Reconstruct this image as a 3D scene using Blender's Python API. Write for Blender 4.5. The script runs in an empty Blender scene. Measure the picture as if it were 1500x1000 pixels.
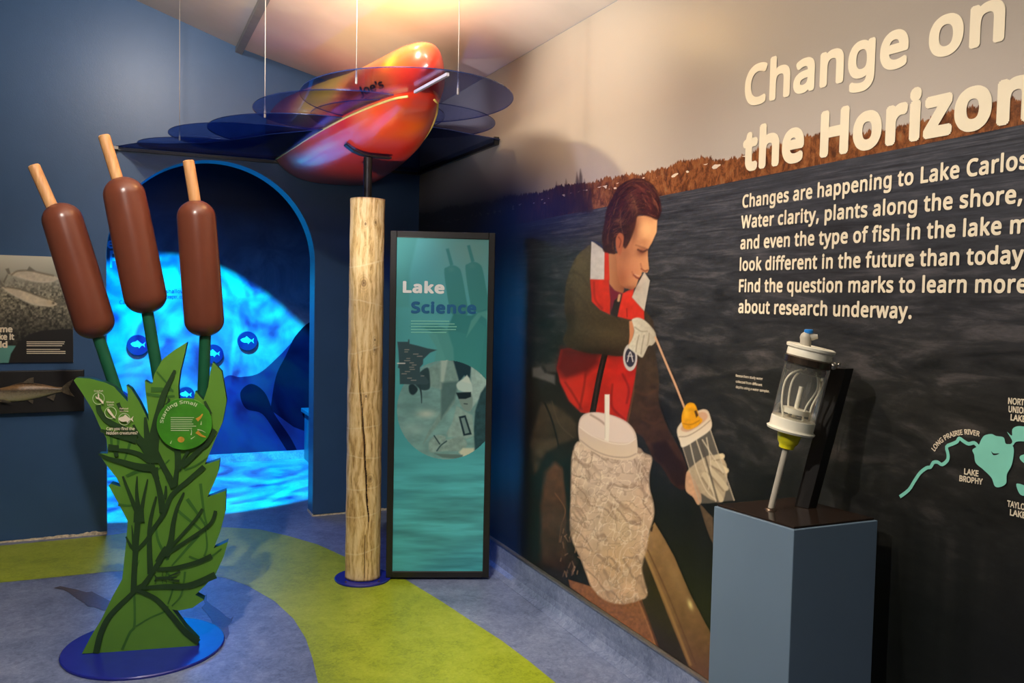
import bpy, bmesh, math, random
import numpy as np
from mathutils import Vector, Matrix, Euler
from mathutils.bvhtree import BVHTree

scene = bpy.context.scene
C = scene.collection
random.seed(7)

# ------------------------------------------------------------------ colour helpers
def lin(v):
    v = v / 255.0
    return v / 12.92 if v <= 0.04045 else ((v + 0.055) / 1.055) ** 2.4
def rgb(r, g, b): return (lin(r), lin(g), lin(b), 1.0)

# ------------------------------------------------------------------ camera
FOC, YAW, PITCH, ROLL, EYE = 1260.9, 0.42743, 0.050566, 0.020735, 1.5
Fw = Vector((math.sin(YAW) * math.cos(PITCH), math.cos(YAW) * math.cos(PITCH), -math.sin(PITCH)))
_r = Vector((math.cos(YAW), -math.sin(YAW), 0)); _u = _r.cross(Fw)
Rt = math.cos(ROLL) * _r + math.sin(ROLL) * _u
Up = -math.sin(ROLL) * _r + math.cos(ROLL) * _u
Oc = Vector((0, 0, EYE))
cam = bpy.data.cameras.new('camera'); co = bpy.data.objects.new('camera', cam); C.objects.link(co)
cam.sensor_width = 36; cam.lens = FOC / 1500 * 36; cam.clip_start = 0.02
co.matrix_world = Matrix(((Rt.x, Up.x, -Fw.x, Oc.x), (Rt.y, Up.y, -Fw.y, Oc.y), (Rt.z, Up.z, -Fw.z, Oc.z), (0, 0, 0, 1)))
scene.camera = co
vs = scene.view_settings
vs.view_transform = 'Standard'; vs.look = 'None'; vs.gamma = 1.0; vs.use_curve_mapping = False
vs.exposure = 0.0

# ------------------------------------------------------------------ world and lamps
world = bpy.data.worlds.new('world'); scene.world = world; world.use_nodes = True
world.node_tree.nodes['Background'].inputs[0].default_value = (0.02, 0.022, 0.025, 1)
world.node_tree.nodes['Background'].inputs[1].default_value = 1.0

def lamp(kind, loc, energy, col, target=None, size=0.05, angle=60, blend=0.5):
    l = bpy.data.lights.new('lamp', kind); l.energy = energy; l.color = col
    if kind in ('SPOT', 'POINT'): l.shadow_soft_size = size
    if kind == 'SPOT': l.spot_size = math.radians(angle); l.spot_blend = blend
    if kind == 'AREA': l.size = size
    o = bpy.data.objects.new({'SPOT': 'spot_light', 'POINT': 'point_light', 'AREA': 'area_light'}[kind], l)
    C.objects.link(o); o.location = loc
    if target is not None:
        o.rotation_euler = (Vector(target) - Vector(loc)).to_track_quat('-Z', 'Y').to_euler()
    return o
WARM = (1.0, 0.86, 0.68)
NEUT = (1.0, 0.93, 0.84)
# gallery track spots (behind and above the frame); added lamps are marked
lamp('SPOT', (-0.95, 1.25, 2.95), 185, NEUT, (1.7, 1.9, 1.0), 0.035, 58, 0.7)      # side key for the plinth
lamp('SPOT', (-0.3, 1.7, 3.2), 235, NEUT, (0.55, 4.3, 0.7), 0.04, 66, 0.8)         # cattails, log and sign
lamp('SPOT', (0.1, 1.9, 2.95), 86, WARM, (1.9, 2.25, 1.75), 0.05, 92, 0.8)         # wall washer on the mural
lamp('SPOT', (0.0, 1.6, 2.9), 140, WARM, (1.9, 3.1, 0.6), 0.05, 48, 0.8)  # added spot to brighten the lower mural and nearby floor
lamp('SPOT', (0.35, 3.5, 3.0), 150, WARM, (1.9, 3.45, 2.4), 0.05, 56, 0.9)           # bright pool high on the mural
lamp('SPOT', (0.15, 4.0, 3.12), 70, (1.0, 0.92, 0.85), (0.1, 5.78, 2.6), 0.05, 85, 1.0)
lamp('POINT', (0.98, 3.75, 2.86), 6, (1.0, 0.66, 0.3), None, 0.04)                # lamp over the kayak
lamp('SPOT', (0.75, 3.1, 2.93), 55, (1.0, 0.86, 0.7), (1.2, 4.1, 2.5), 0.04, 55, 0.6)
lamp('SPOT', (0.3, 2.7, 2.2), 330, (1.0, 0.88, 0.76), (0.6, 3.2, 4.0), 0.2, 165, 1.0)  # added uplight standing in for light bounced onto the ceiling
lamp('SPOT', (1.0, 3.7, 2.5), 55, (1.0, 0.56, 0.08), (1.0, 3.72, 4.0), 0.06, 160, 1.0)  # added orange uplight for the ceiling glow above the kayak
lamp('SPOT', (0.35, 2.9, 0.55), 170, (1.0, 0.9, 0.82), (1.18, 4.5, 2.4), 0.05, 34, 0.8)  # added low lamp to brighten the kayak's underside
lamp('SPOT', (-0.25, 3.5, 3.12), 360, (1.0, 0.9, 0.8), (1.15, 4.75, 2.62), 0.04, 34, 0.7)  # added spot to brighten the kayak's left flank
lamp('AREA', (-0.6, -0.8, 3.2), 12, NEUT, (0.2, 2.0, 0.5), 1.2)  # added weak room fill from behind the camera
# water-effect projector and blue lamp of the arched side room, with an added fill
PROJ = lamp('SPOT', (0.30, 6.05, 2.72), 1700, (0.0, 0.42, 1.0), (0.32, 7.5, 0.35), 0.01, 66, 0.12)
lamp('POINT', (0.2, 6.9, 2.3), 4, (0.0, 0.12, 1.0), None, 0.15)  # added blue fill for the arch reveal and the room
lamp('SPOT', (0.3, 7.2, 1.7), 85, (0.0, 0.13, 1.0), (1.0, 4.6, 0.1), 0.6, 50, 0.8)
PROJ.data.use_nodes = True

# ------------------------------------------------------------------ plane projection (where a sight line meets a real plane)
def ray(px, py): return Fw + Rt * ((px - 750) / FOC) - Up * ((py - 500) / FOC)
def onx(px, py, x): d = ray(px, py); return Oc + d * (x / d.x)
def ony(px, py, y): d = ray(px, py); return Oc + d * (y / d.y)
def onz(px, py, z): d = ray(px, py); return Oc + d * ((z - EYE) / d.z)
def onpl(px, py, p0, n): d = ray(px, py); return Oc + d * ((p0 - Oc).dot(n) / d.dot(n))
def project(P):
    q = P - np.array(Oc); c = q @ np.array(Fw)
    return 750 + FOC * (q @ np.array(Rt)) / c, 500 - FOC * (q @ np.array(Up)) / c

# ------------------------------------------------------------------ node materials
class M:
    def __init__(s, name):
        s.m = bpy.data.materials.new(name); s.m.use_nodes = True; s.nt = s.m.node_tree
        s.b = s.nt.nodes['Principled BSDF']; s.L = s.nt.links
    def n(s, t, **k):
        x = s.nt.nodes.new(t)
        for a, v in k.items():
            if a.startswith('i_'):
                key = a[2:]; x.inputs[int(key) if key.isdigit() else key].default_value = v
            else: setattr(x, a, v)
        return x
    def link(s, a, b): s.L.new(a, b); return s
    def coords(s, kind='Object', scale=(1, 1, 1)):
        t = s.n('ShaderNodeTexCoord'); mp = s.n('ShaderNodeMapping'); mp.inputs['Scale'].default_value = scale
        s.link(t.outputs[kind], mp.inputs['Vector']); return mp.outputs[0]
    def noise(s, vec, scale=5, detail=4, rough=.55, dist=0):
        x = s.n('ShaderNodeTexNoise'); s.link(vec, x.inputs['Vector'])
        x.inputs['Scale'].default_value = scale; x.inputs['Detail'].default_value = detail
        x.inputs['Roughness'].default_value = rough; x.inputs['Distortion'].default_value = dist
        return x.outputs['Fac']
    def ramp(s, fac, stops):
        r = s.n('ShaderNodeValToRGB'); e = r.color_ramp.elements
        while len(e) < len(stops): e.new(0.5)
        for k, (p, c) in enumerate(stops): e[k].position = p; e[k].color = c
        s.link(fac, r.inputs[0]); return r.outputs[0]
    def math(s, op, a, b=None, c=None, clamp=False):
        x = s.n('ShaderNodeMath', operation=op); x.use_clamp = clamp
        for k, v in enumerate((a, b, c)):
            if v is None: continue
            if isinstance(v, (int, float)): x.inputs[k].default_value = v
            else: s.link(v, x.inputs[k])
        return x.outputs[0]
    def mix(s, f, a, b, mode='MIX'):
        x = s.n('ShaderNodeMix', data_type='RGBA', blend_type=mode)
        for k, v in ((0, f), (6, a), (7, b)):
            if isinstance(v, (int, float, tuple)): x.inputs[k].default_value = v
            else: s.link(v, x.inputs[k])
        return x.outputs[2]
    def col(s, v):
        if isinstance(v, tuple): s.b.inputs['Base Color'].default_value = v
        else: s.link(v, s.b.inputs['Base Color'])
        return s
    def set(s, **k):
        for a, v in k.items(): s.b.inputs[a.replace('_', ' ')].default_value = v
        return s
    def bump(s, h, strength=.2, dist=.01):
        x = s.n('ShaderNodeBump'); x.inputs['Strength'].default_value = strength; x.inputs['Distance'].default_value = dist
        s.link(h, x.inputs['Height']); s.link(x.outputs[0], s.b.inputs['Normal']); return s

def plain(name, c, rough=.5, var=.06, scale=12, metal=0, spec=.5, bump=0.05):
    m = M(name); v = m.coords(); n = m.noise(v, scale)
    d = tuple(x * (1 - var * 2) for x in c[:3]) + (1,); l = tuple(min(1, x * (1 + var * 2)) for x in c[:3]) + (1,)
    m.col(m.ramp(n, [(.3, d), (.7, l)])).set(Roughness=rough, Metallic=metal)
    m.b.inputs['Specular IOR Level'].default_value = spec
    if bump: m.bump(m.noise(v, scale * 12, 3), bump, .002)
    return m.m
def vcol(name, rough=.5, spec=.4):
    m = M(name); a = m.n('ShaderNodeAttribute', attribute_name='col'); m.col(a.outputs['Color']).set(Roughness=rough)
    m.b.inputs['Specular IOR Level'].default_value = spec
    return m.m

def mottled(name, a, b, c, rough=.35):
    m = M(name); v = m.coords()
    n1 = m.noise(v, 2.2, 6, .7, .6); n2 = m.noise(v, 38, 5, .75, 1.5); n3 = m.noise(v, 9, 5, .7, 1)
    f = m.math('ADD', m.math('MULTIPLY', n1, .35), m.math('ADD', m.math('MULTIPLY', n2, .4), m.math('MULTIPLY', n3, .25)))
    m.col(m.ramp(f, [(.38, a), (.5, b), (.63, c)])).set(Roughness=rough); m.bump(n2, .05, .002)
    m.b.inputs['Specular IOR Level'].default_value = .35
    return m.m
MAT = {}
MAT['lino'] = mottled('blue_linoleum', rgb(84, 96, 124), rgb(118, 131, 164), rgb(152, 163, 192))
MAT['lino_in'] = mottled('blue_linoleum_side_room', rgb(84, 96, 124), rgb(118, 131, 164), rgb(152, 163, 192))
MAT['lime'] = mottled('lime_linoleum', rgb(124, 142, 30), rgb(160, 178, 42), rgb(182, 196, 66))
def paint_wall(name, c, rough=.38):
    m = M(name); v = m.coords(); n = m.noise(v, 1.5, 5)
    d = tuple(x * .9 for x in c[:3]) + (1,); l = tuple(min(1, x * 1.1) for x in c[:3]) + (1,)
    m.col(m.ramp(n, [(.3, d), (.7, l)])).set(Roughness=rough); m.bump(m.noise(v, 220, 2), .25, .0015)
    m.b.inputs['Specular IOR Level'].default_value = .4
    return m.m
MAT['bluewall'] = paint_wall('blue_wall_paint', rgb(54, 86, 126))
MAT['ceiling'] = paint_wall('ceiling_paint', rgb(214, 204, 194), .6)
MAT['neutral'] = paint_wall('grey_wall_paint', rgb(120, 118, 116), .6)
MAT['metal'] = plain('brushed_metal', rgb(176, 170, 158), .32, .05, 40, .9)
MAT['dark_metal'] = plain('bronze_metal', rgb(110, 96, 84), .25, .05, 30, .9)
MAT['black'] = plain('black_paint', rgb(26, 24, 23), .42, .1)
MAT['frame_black'] = plain('black_frame', rgb(26, 24, 22), .4, .08)
MAT['blackgloss'] = plain('black_plastic_plate', rgb(44, 34, 28), .16, .08, bump=0)
MAT['plinth'] = plain('blue_laminate', rgb(112, 134, 154), .45, .02, 3)
MAT['white_plastic'] = plain('white_plastic', rgb(236, 230, 210), .35, .02)
MAT['grey_plastic'] = plain('grey_plastic', rgb(176, 170, 156), .45, .03)
MAT['yellow_plastic'] = plain('yellow_plastic', rgb(232, 222, 30), .35, .03)
MAT['blue_plastic'] = plain('blue_plastic', rgb(40, 130, 215), .35, .03)
MAT['base_blue'] = plain('blue_base_enamel', rgb(30, 40, 150), .22, .03)
MAT['brown'] = plain('brown_cattail_paint', rgb(108, 58, 42), .28, .05, 6)
MAT['stem'] = plain('dark_green_stem', rgb(28, 92, 62), .35, .05)
MAT['leaf'] = plain('leaf_green', rgb(92, 142, 44), .5, .07, 2.5)
MAT['leaf_edge'] = plain('leaf_edge_teal', rgb(12, 66, 52), .5, .05)
MAT['vein_dark'] = plain('dark_plant_print', rgb(34, 64, 26), .5, .08)
MAT['vein_mid'] = plain('faint_plant_print', rgb(58, 108, 36), .5, .05)
MAT['disc_green'] = plain('disc_green', rgb(64, 142, 30), .45, .14, 9)
MAT['print_cream'] = plain('cream_print', rgb(230, 218, 192), .45, .01)
MAT['print_pale'] = plain('pale_green_print', rgb(196, 216, 170), .45, .02)
MAT['print_teal'] = plain('teal_print', rgb(130, 210, 190), .45, .02)
MAT['print_white'] = plain('white_print', rgb(232, 236, 230), .45, .01)
MAT['print_blue'] = plain('blue_print', rgb(4, 92, 140), .45, .05)
MAT['print_black'] = plain('black_print', rgb(20, 18, 18), .45, .01)
MAT['print_lightblue'] = plain('light_blue_print', rgb(96, 176, 236), .45, .01)
MAT['print_fish'] = plain('grey_brown_floor_print', rgb(84, 76, 80), .4, .12, 60)
MAT['orange_print'] = plain('orange_print', rgb(200, 150, 50), .45, .1, 60)
MAT['navy'] = plain('navy_disc', rgb(8, 26, 92), .35, .05)
MAT['plaster'] = plain('bare_plaster_edge', rgb(222, 206, 176), .8, .2, 60, bump=.4)
MAT['wire'] = plain('steel_wire', rgb(150, 144, 138), .4, .02)
def wood_spike():
    m = M('dowel_wood'); v = m.coords(scale=(30, 30, 2)); n = m.noise(v, 2, 5, .6, .5)
    m.col(m.ramp(n, [(.3, rgb(188, 130, 78)), (.7, rgb(222, 172, 118))])).set(Roughness=.45); return m.m
MAT['dowel'] = wood_spike()
def log_mat():
    m = M('peeled_log_wood'); v = m.coords(scale=(1, 1, .13)); a = m.noise(v, 60, 8, .7, 2.6)
    v2 = m.coords(scale=(1, 1, .3)); b = m.noise(v2, 5, 4, .6, 1.0)
    w = m.n('ShaderNodeTexWave', bands_direction='X'); w.inputs['Scale'].default_value = 9
    w.inputs['Distortion'].default_value = 14; w.inputs['Detail'].default_value = 4; w.inputs['Detail Scale'].default_value = 1.3
    m.link(v2, w.inputs['Vector'])
    f = m.math('ADD', m.math('MULTIPLY', a, .55), m.math('ADD', m.math('MULTIPLY', b, .3), m.math('MULTIPLY', w.outputs['Fac'], .15)))
    base = m.ramp(f, [(.34, rgb(150, 114, 62)), (.45, rgb(214, 180, 118)), (.6, rgb(240, 214, 160))])
    # knots, ringed
    out = base; g = m.n('ShaderNodeNewGeometry').outputs['Position']; sp = m.n('ShaderNodeSeparateXYZ'); m.link(m.coords(), sp.inputs[0])
    ang = m.math('ARCTAN2', sp.outputs[0], m.math('MULTIPLY', sp.outputs[1], -1.0))
    for (kx, kz, rr) in ((-.35, 1.86, .022), (.25, 1.87, .026), (-.4, 1.56, .04), (.3, .86+.36, .03), (.1, .55, .034), (-.2, .98, .02), (.3, 1.27, .018)):
        dx = m.math('MULTIPLY', m.math('SUBTRACT', ang, kx), .085); dz = m.math('SUBTRACT', sp.outputs[2], kz)
        d = m.math('SQRT', m.math('ADD', m.math('MULTIPLY', dx, dx), m.math('MULTIPLY', m.math('MULTIPLY', dz, dz), .45)))
        ring = m.math('MULTIPLY', m.math('ADD', m.math('SINE', m.math('MULTIPLY', d, 700)), 1), .22)
        fall = m.math('SUBTRACT', 1.0, m.math('DIVIDE', d, rr), clamp=True)
        core = m.math('GREATER_THAN', fall, .72)
        out = m.mix(m.math('ADD', m.math('MULTIPLY', fall, ring), m.math('MULTIPLY', core, .4), clamp=True), out, rgb(96, 66, 36))
    for kz, sl_ in ((1.66, .25), (1.46, -.2), (1.22, .3), (1.0, .1), (.82, .15), (.66, -.1), (.50, .12), (.36, .2), (.17, .25)):
        d = m.math('ABSOLUTE', m.math('SUBTRACT', m.math('ADD', sp.outputs[2], m.math('MULTIPLY', m.noise(m.coords(), 14, 3), .02)), m.math('ADD', kz + .01, m.math('MULTIPLY', sp.outputs[0], sl_))))
        out = m.mix(m.math('MULTIPLY', m.math('SUBTRACT', 1.0, m.math('DIVIDE', d, .006), clamp=True), .5), out, rgb(244, 226, 180))
    m.col(out).set(Roughness=.6); m.bump(f, .25, .004); return m.m
MAT['log'] = log_mat(); MAT['crack'] = plain('crack_shade_brown', rgb(58, 38, 22), .8, .1)  # crack faces coloured dark to paint in the shade inside
def tinted(name, c, alpha_gloss=.06, rough=.03):
    m = M(name); nt = m.nt
    t = m.n('ShaderNodeBsdfTransparent'); t.inputs[0].default_value = c
    g = m.n('ShaderNodeBsdfGlossy'); g.inputs['Roughness'].default_value = rough; g.inputs[0].default_value = (1, 1, 1, 1)
    f = m.n('ShaderNodeFresnel'); f.inputs[0].default_value = 1.35
    mx = m.n('ShaderNodeMixShader'); m.link(m.math('MULTIPLY', f.outputs[0], alpha_gloss * 8, clamp=True), mx.inputs[0]); m.link(t.outputs[0], mx.inputs[1]); m.link(g.outputs[0], mx.inputs[2])
    m.link(mx.outputs[0], nt.nodes['Material Output'].inputs[0]); return m.m
MAT['acrylic'] = tinted('blue_acrylic', (.42, .55, .88, 1), .05)
MAT['acrylic_dense'] = tinted('dense_blue_acrylic', (.24, .34, .62, 1), .05)
MAT['acrylic_pale'] = tinted('pale_blue_acrylic', (.64, .70, .94, 1), .05)
MAT['clear'] = tinted('clear_plastic', (.96, .96, .94, 1), .10)
MAT['acrylic_edge'] = plain('acrylic_edge', rgb(30, 46, 92), .2, .03, bump=0)
MAT['slot'] = plain('slot_edge', rgb(168, 164, 176), .3, .02)
_m = MAT['clear'].node_tree; _o = _m.nodes['Material Output']; _src = _o.inputs[0].links[0].from_socket; _d = _m.nodes.new('ShaderNodeBsdfDiffuse'); _d.inputs[0].default_value = (.8, .78, .72, 1)
_x = _m.nodes.new('ShaderNodeMixShader'); _x.inputs[0].default_value = .07; _m.links.new(_src, _x.inputs[1]); _m.links.new(_d.outputs[0], _x.inputs[2]); _m.links.new(_x.outputs[0], _o.inputs[0])
MAT['edge_glow'] = plain('pale_yellow_edge', rgb(226, 200, 110), .25, .03)

# ------------------------------------------------------------------ mesh helpers
def mesh_obj(name, verts, faces, mat, parent=None, smooth=False, mats=None, mi=None):
    me = bpy.data.meshes.new(name); me.from_pydata([tuple(v) for v in verts], [], faces)
    for x in (mats or [mat]): me.materials.append(x)
    if mi is not None: me.polygons.foreach_set('material_index', mi)
    if smooth: me.polygons.foreach_set('use_smooth', [True] * len(me.polygons))
    me.update()
    o = bpy.data.objects.new(name, me); C.objects.link(o)
    if parent is not None: o.parent = parent
    return o
def rel(parent, pts):
    """world points -> local points of a parent Empty that is only translated"""
    return [Vector(p) - parent.location for p in pts] if parent is not None else [Vector(p) for p in pts]
def thing(name, label, cat, loc=(0, 0, 0), group=None):
    o = bpy.data.objects.new(name, None); C.objects.link(o); o.location = loc; o.empty_display_size = .1
    o['label'] = label; o['category'] = cat
    if group: o['group'] = group
    return o
def obj(name, verts, faces, mat, parent=None, **k):
    return mesh_obj(name, rel(parent, verts), faces, mat, parent, **k)
def struct(o): o['kind'] = 'structure'; return o
def box(name, lo, hi, mat, parent=None, bevel=0):
    x0, y0, z0 = lo; x1, y1, z1 = hi
    v = [(x0, y0, z0), (x1, y0, z0), (x1, y1, z0), (x0, y1, z0), (x0, y0, z1), (x1, y0, z1), (x1, y1, z1), (x0, y1, z1)]
    f = [(0, 3, 2, 1), (4, 5, 6, 7), (0, 1, 5, 4), (1, 2, 6, 5), (2, 3, 7, 6), (3, 0, 4, 7)]
    o = obj(name, v, f, mat, parent)
    if bevel: b = o.modifiers.new('bevel', 'BEVEL'); b.width = bevel; b.segments = 2
    return o
def hexa(name, a, b, mat, parent=None, bevel=0):
    """solid between two matching polygons"""
    n = len(a); v = list(a) + list(b)
    f = [tuple(reversed(range(n))), tuple(range(n, 2 * n))] + [(i, (i + 1) % n, n + (i + 1) % n, n + i) for i in range(n)]
    o = obj(name, v, f, mat, parent)
    bm = bmesh.new(); bm.from_mesh(o.data); bmesh.ops.recalc_face_normals(bm, faces=bm.faces); bm.to_mesh(o.data); bm.free()
    if bevel: m = o.modifiers.new('bevel', 'BEVEL'); m.width = bevel; m.segments = 2
    return o
def frame_axes(d):
    d = Vector(d).normalized(); a = Vector((0, 0, 1)) if abs(d.z) < .9 else Vector((1, 0, 0))
    u = d.cross(a).normalized(); return u, d.cross(u).normalized()
def lathe(name, p0, d, prof, mat, parent=None, seg=40, smooth=True, caps=True):
    """profile [(distance along axis, radius)]"""
    d = Vector(d).normalized(); u, w = frame_axes(d); p0 = Vector(p0); v = []; f = []
    for (t, r) in prof:
        for k in range(seg):
            a = 2 * math.pi * k / seg; v.append(p0 + d * t + u * (r * math.cos(a)) + w * (r * math.sin(a)))
    for i in range(len(prof) - 1):
        for k in range(seg):
            k2 = (k + 1) % seg; f.append((i * seg + k, i * seg + k2, (i + 1) * seg + k2, (i + 1) * seg + k))
    if caps: f.append(tuple(reversed(range(seg)))); f.append(tuple((len(prof) - 1) * seg + k for k in range(seg)))
    o = obj(name, v, f, mat, parent, smooth=smooth)
    bm = bmesh.new(); bm.from_mesh(o.data); bmesh.ops.recalc_face_normals(bm, faces=bm.faces); bm.to_mesh(o.data); bm.free()
    if smooth: 
        o.data.polygons.foreach_set('use_smooth', [len(p.vertices) == 4 for p in o.data.polygons])
        es = o.modifiers.new('split', 'EDGE_SPLIT'); es.split_angle = math.radians(40)
    return o
def catmull(P, n=8, closed=False):
    P = [Vector(p) for p in P]; m = len(P); out = []
    rng = range(m if closed else m - 1)
    for i in rng:
        if closed: a, b, c, d = P[i - 1], P[i], P[(i + 1) % m], P[(i + 2) % m]
        else: a, b, c, d = P[max(i - 1, 0)], P[i], P[i + 1], P[min(i + 2, m - 1)]
        for k in range(n):
            t = k / n; out.append(.5 * ((2 * b) + (c - a) * t + (2 * a - 5 * b + 4 * c - d) * t * t + (3 * b - a - 3 * c + d) * t ** 3))
    if not closed: out.append(P[-1])
    return out
def tube(name, pts, r, mat, parent=None, seg=10, smooth_path=0, taper=None):
    if smooth_path: pts = catmull(pts, smooth_path)
    pts = [Vector(p) for p in pts]; v = []; f = []; u = None
    for i, p in enumerate(pts):
        d = (pts[min(i + 1, len(pts) - 1)] - pts[max(i - 1, 0)]).normalized()
        if u is None: u, w = frame_axes(d)
        else: u = (u - d * u.dot(d)).normalized(); w = d.cross(u)
        rr = r if taper is None else r * taper(i / (len(pts) - 1))
        for k in range(seg):
            a = 2 * math.pi * k / seg; v.append(p + u * (rr * math.cos(a)) + w * (rr * math.sin(a)))
    for i in range(len(pts) - 1):
        for k in range(seg):
            k2 = (k + 1) % seg; f.append((i * seg + k, i * seg + k2, (i + 1) * seg + k2, (i + 1) * seg + k))
    f.append(tuple(reversed(range(seg)))); f.append(tuple((len(pts) - 1) * seg + k for k in range(seg)))
    return obj(name, v, f, mat, parent, smooth=True)

# ------------------------------------------------------------------ text (outline letters turned to flat meshes)
_tc = {}
import os
try:
    FONT = bpy.data.fonts.load(os.path.join(bpy.utils.resource_path('LOCAL'), 'datafiles', 'fonts', 'NotoSansHebrew-Regular.woff2'))
except Exception:
    FONT = None
def text2d(s, bold=0.0, spacing=1.0):
    """letter outlines filled flat; weight is added by striking the letters again around a small circle"""
    key = (s, bold, spacing)
    if key in _tc: return _tc[key]
    cu = bpy.data.curves.new('txt', 'FONT'); cu.body = s; cu.size = 1; cu.space_character = spacing; cu.resolution_u = 3
    if FONT: cu.font = FONT
    cu.fill_mode = 'FRONT'
    o = bpy.data.objects.new('txt', cu); C.objects.link(o)
    dg = bpy.context.evaluated_depsgraph_get(); dg.update(); me = o.evaluated_get(dg).to_mesh()
    V = np.array([(v.co[0], v.co[1], 0) for v in me.vertices]).reshape(-1, 3); F = [tuple(p.vertices) for p in me.polygons]
    o.evaluated_get(dg).to_mesh_clear(); bpy.data.objects.remove(o); bpy.data.curves.remove(cu)
    if bold:
        n = len(V); K = 12 if len(s) < 12 else 8; VV = [V]; FF = list(F)
        for k in range(K):
            a = 2 * math.pi * (k + .5) / K; VV.append(V + np.array([math.cos(a) * bold, math.sin(a) * bold, (k + 1) * 5e-5]))
            FF += [tuple(i + n * (k + 1) for i in f) for f in F]
        V = np.concatenate(VV); F = FF
    _tc[key] = (V, F); return V, F
CAP = None
def text_on(name, s, A, B, mat, parent, up, out, cap, bold=.02, partial=None, spacing=1.0, lift=.0015, center=False):
    """letters with baseline A->B (world); cap = capital height in metres; partial = the piece of s that ends at B"""
    V, F = text2d(s, bold, spacing); Vp, _ = text2d(partial, bold, spacing) if partial else (V, F)
    H, _h = text2d('H', 0, spacing)
    x0, x1 = Vp[:, 0].min(), Vp[:, 0].max(); base = H[:, 1].min(); ch = H[:, 1].max() - base
    A, B = Vector(A), Vector(B); d = (B - A) / (x1 - x0); up = Vector(up)
    P = [A + d * (x - x0) + up * ((y - base) / ch * cap) + Vector(out) * (lift + e) for x, y, e in V]
    return obj(name, P, F, mat, parent)

# ------------------------------------------------------------------ painter for printed pictures (computed colours on a fine mesh)
def vnoise(X, Y, seed=0):
    def h(i, j):
        n = (i * 374761393 + j * 668265263 + seed * 144665) & 0xffffffff
        n = ((n ^ (n >> 13)) * 1274126177) & 0xffffffff
        return ((n ^ (n >> 16)) & 0xffff) / 65535.0
    xi = np.floor(X).astype(np.int64); yi = np.floor(Y).astype(np.int64); fx = X - xi; fy = Y - yi
    fx = fx * fx * (3 - 2 * fx); fy = fy * fy * (3 - 2 * fy)
    return (h(xi, yi) * (1 - fx) + h(xi + 1, yi) * fx) * (1 - fy) + (h(xi, yi + 1) * (1 - fx) + h(xi + 1, yi + 1) * fx) * fy
def fbm(X, Y, seed=0, o=4):
    s = 0; a = .5; t = 0
    for k in range(o): s = s + a * vnoise(X * 2 ** k, Y * 2 ** k, seed + k); t += a; a *= .5
    return s / t
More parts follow.
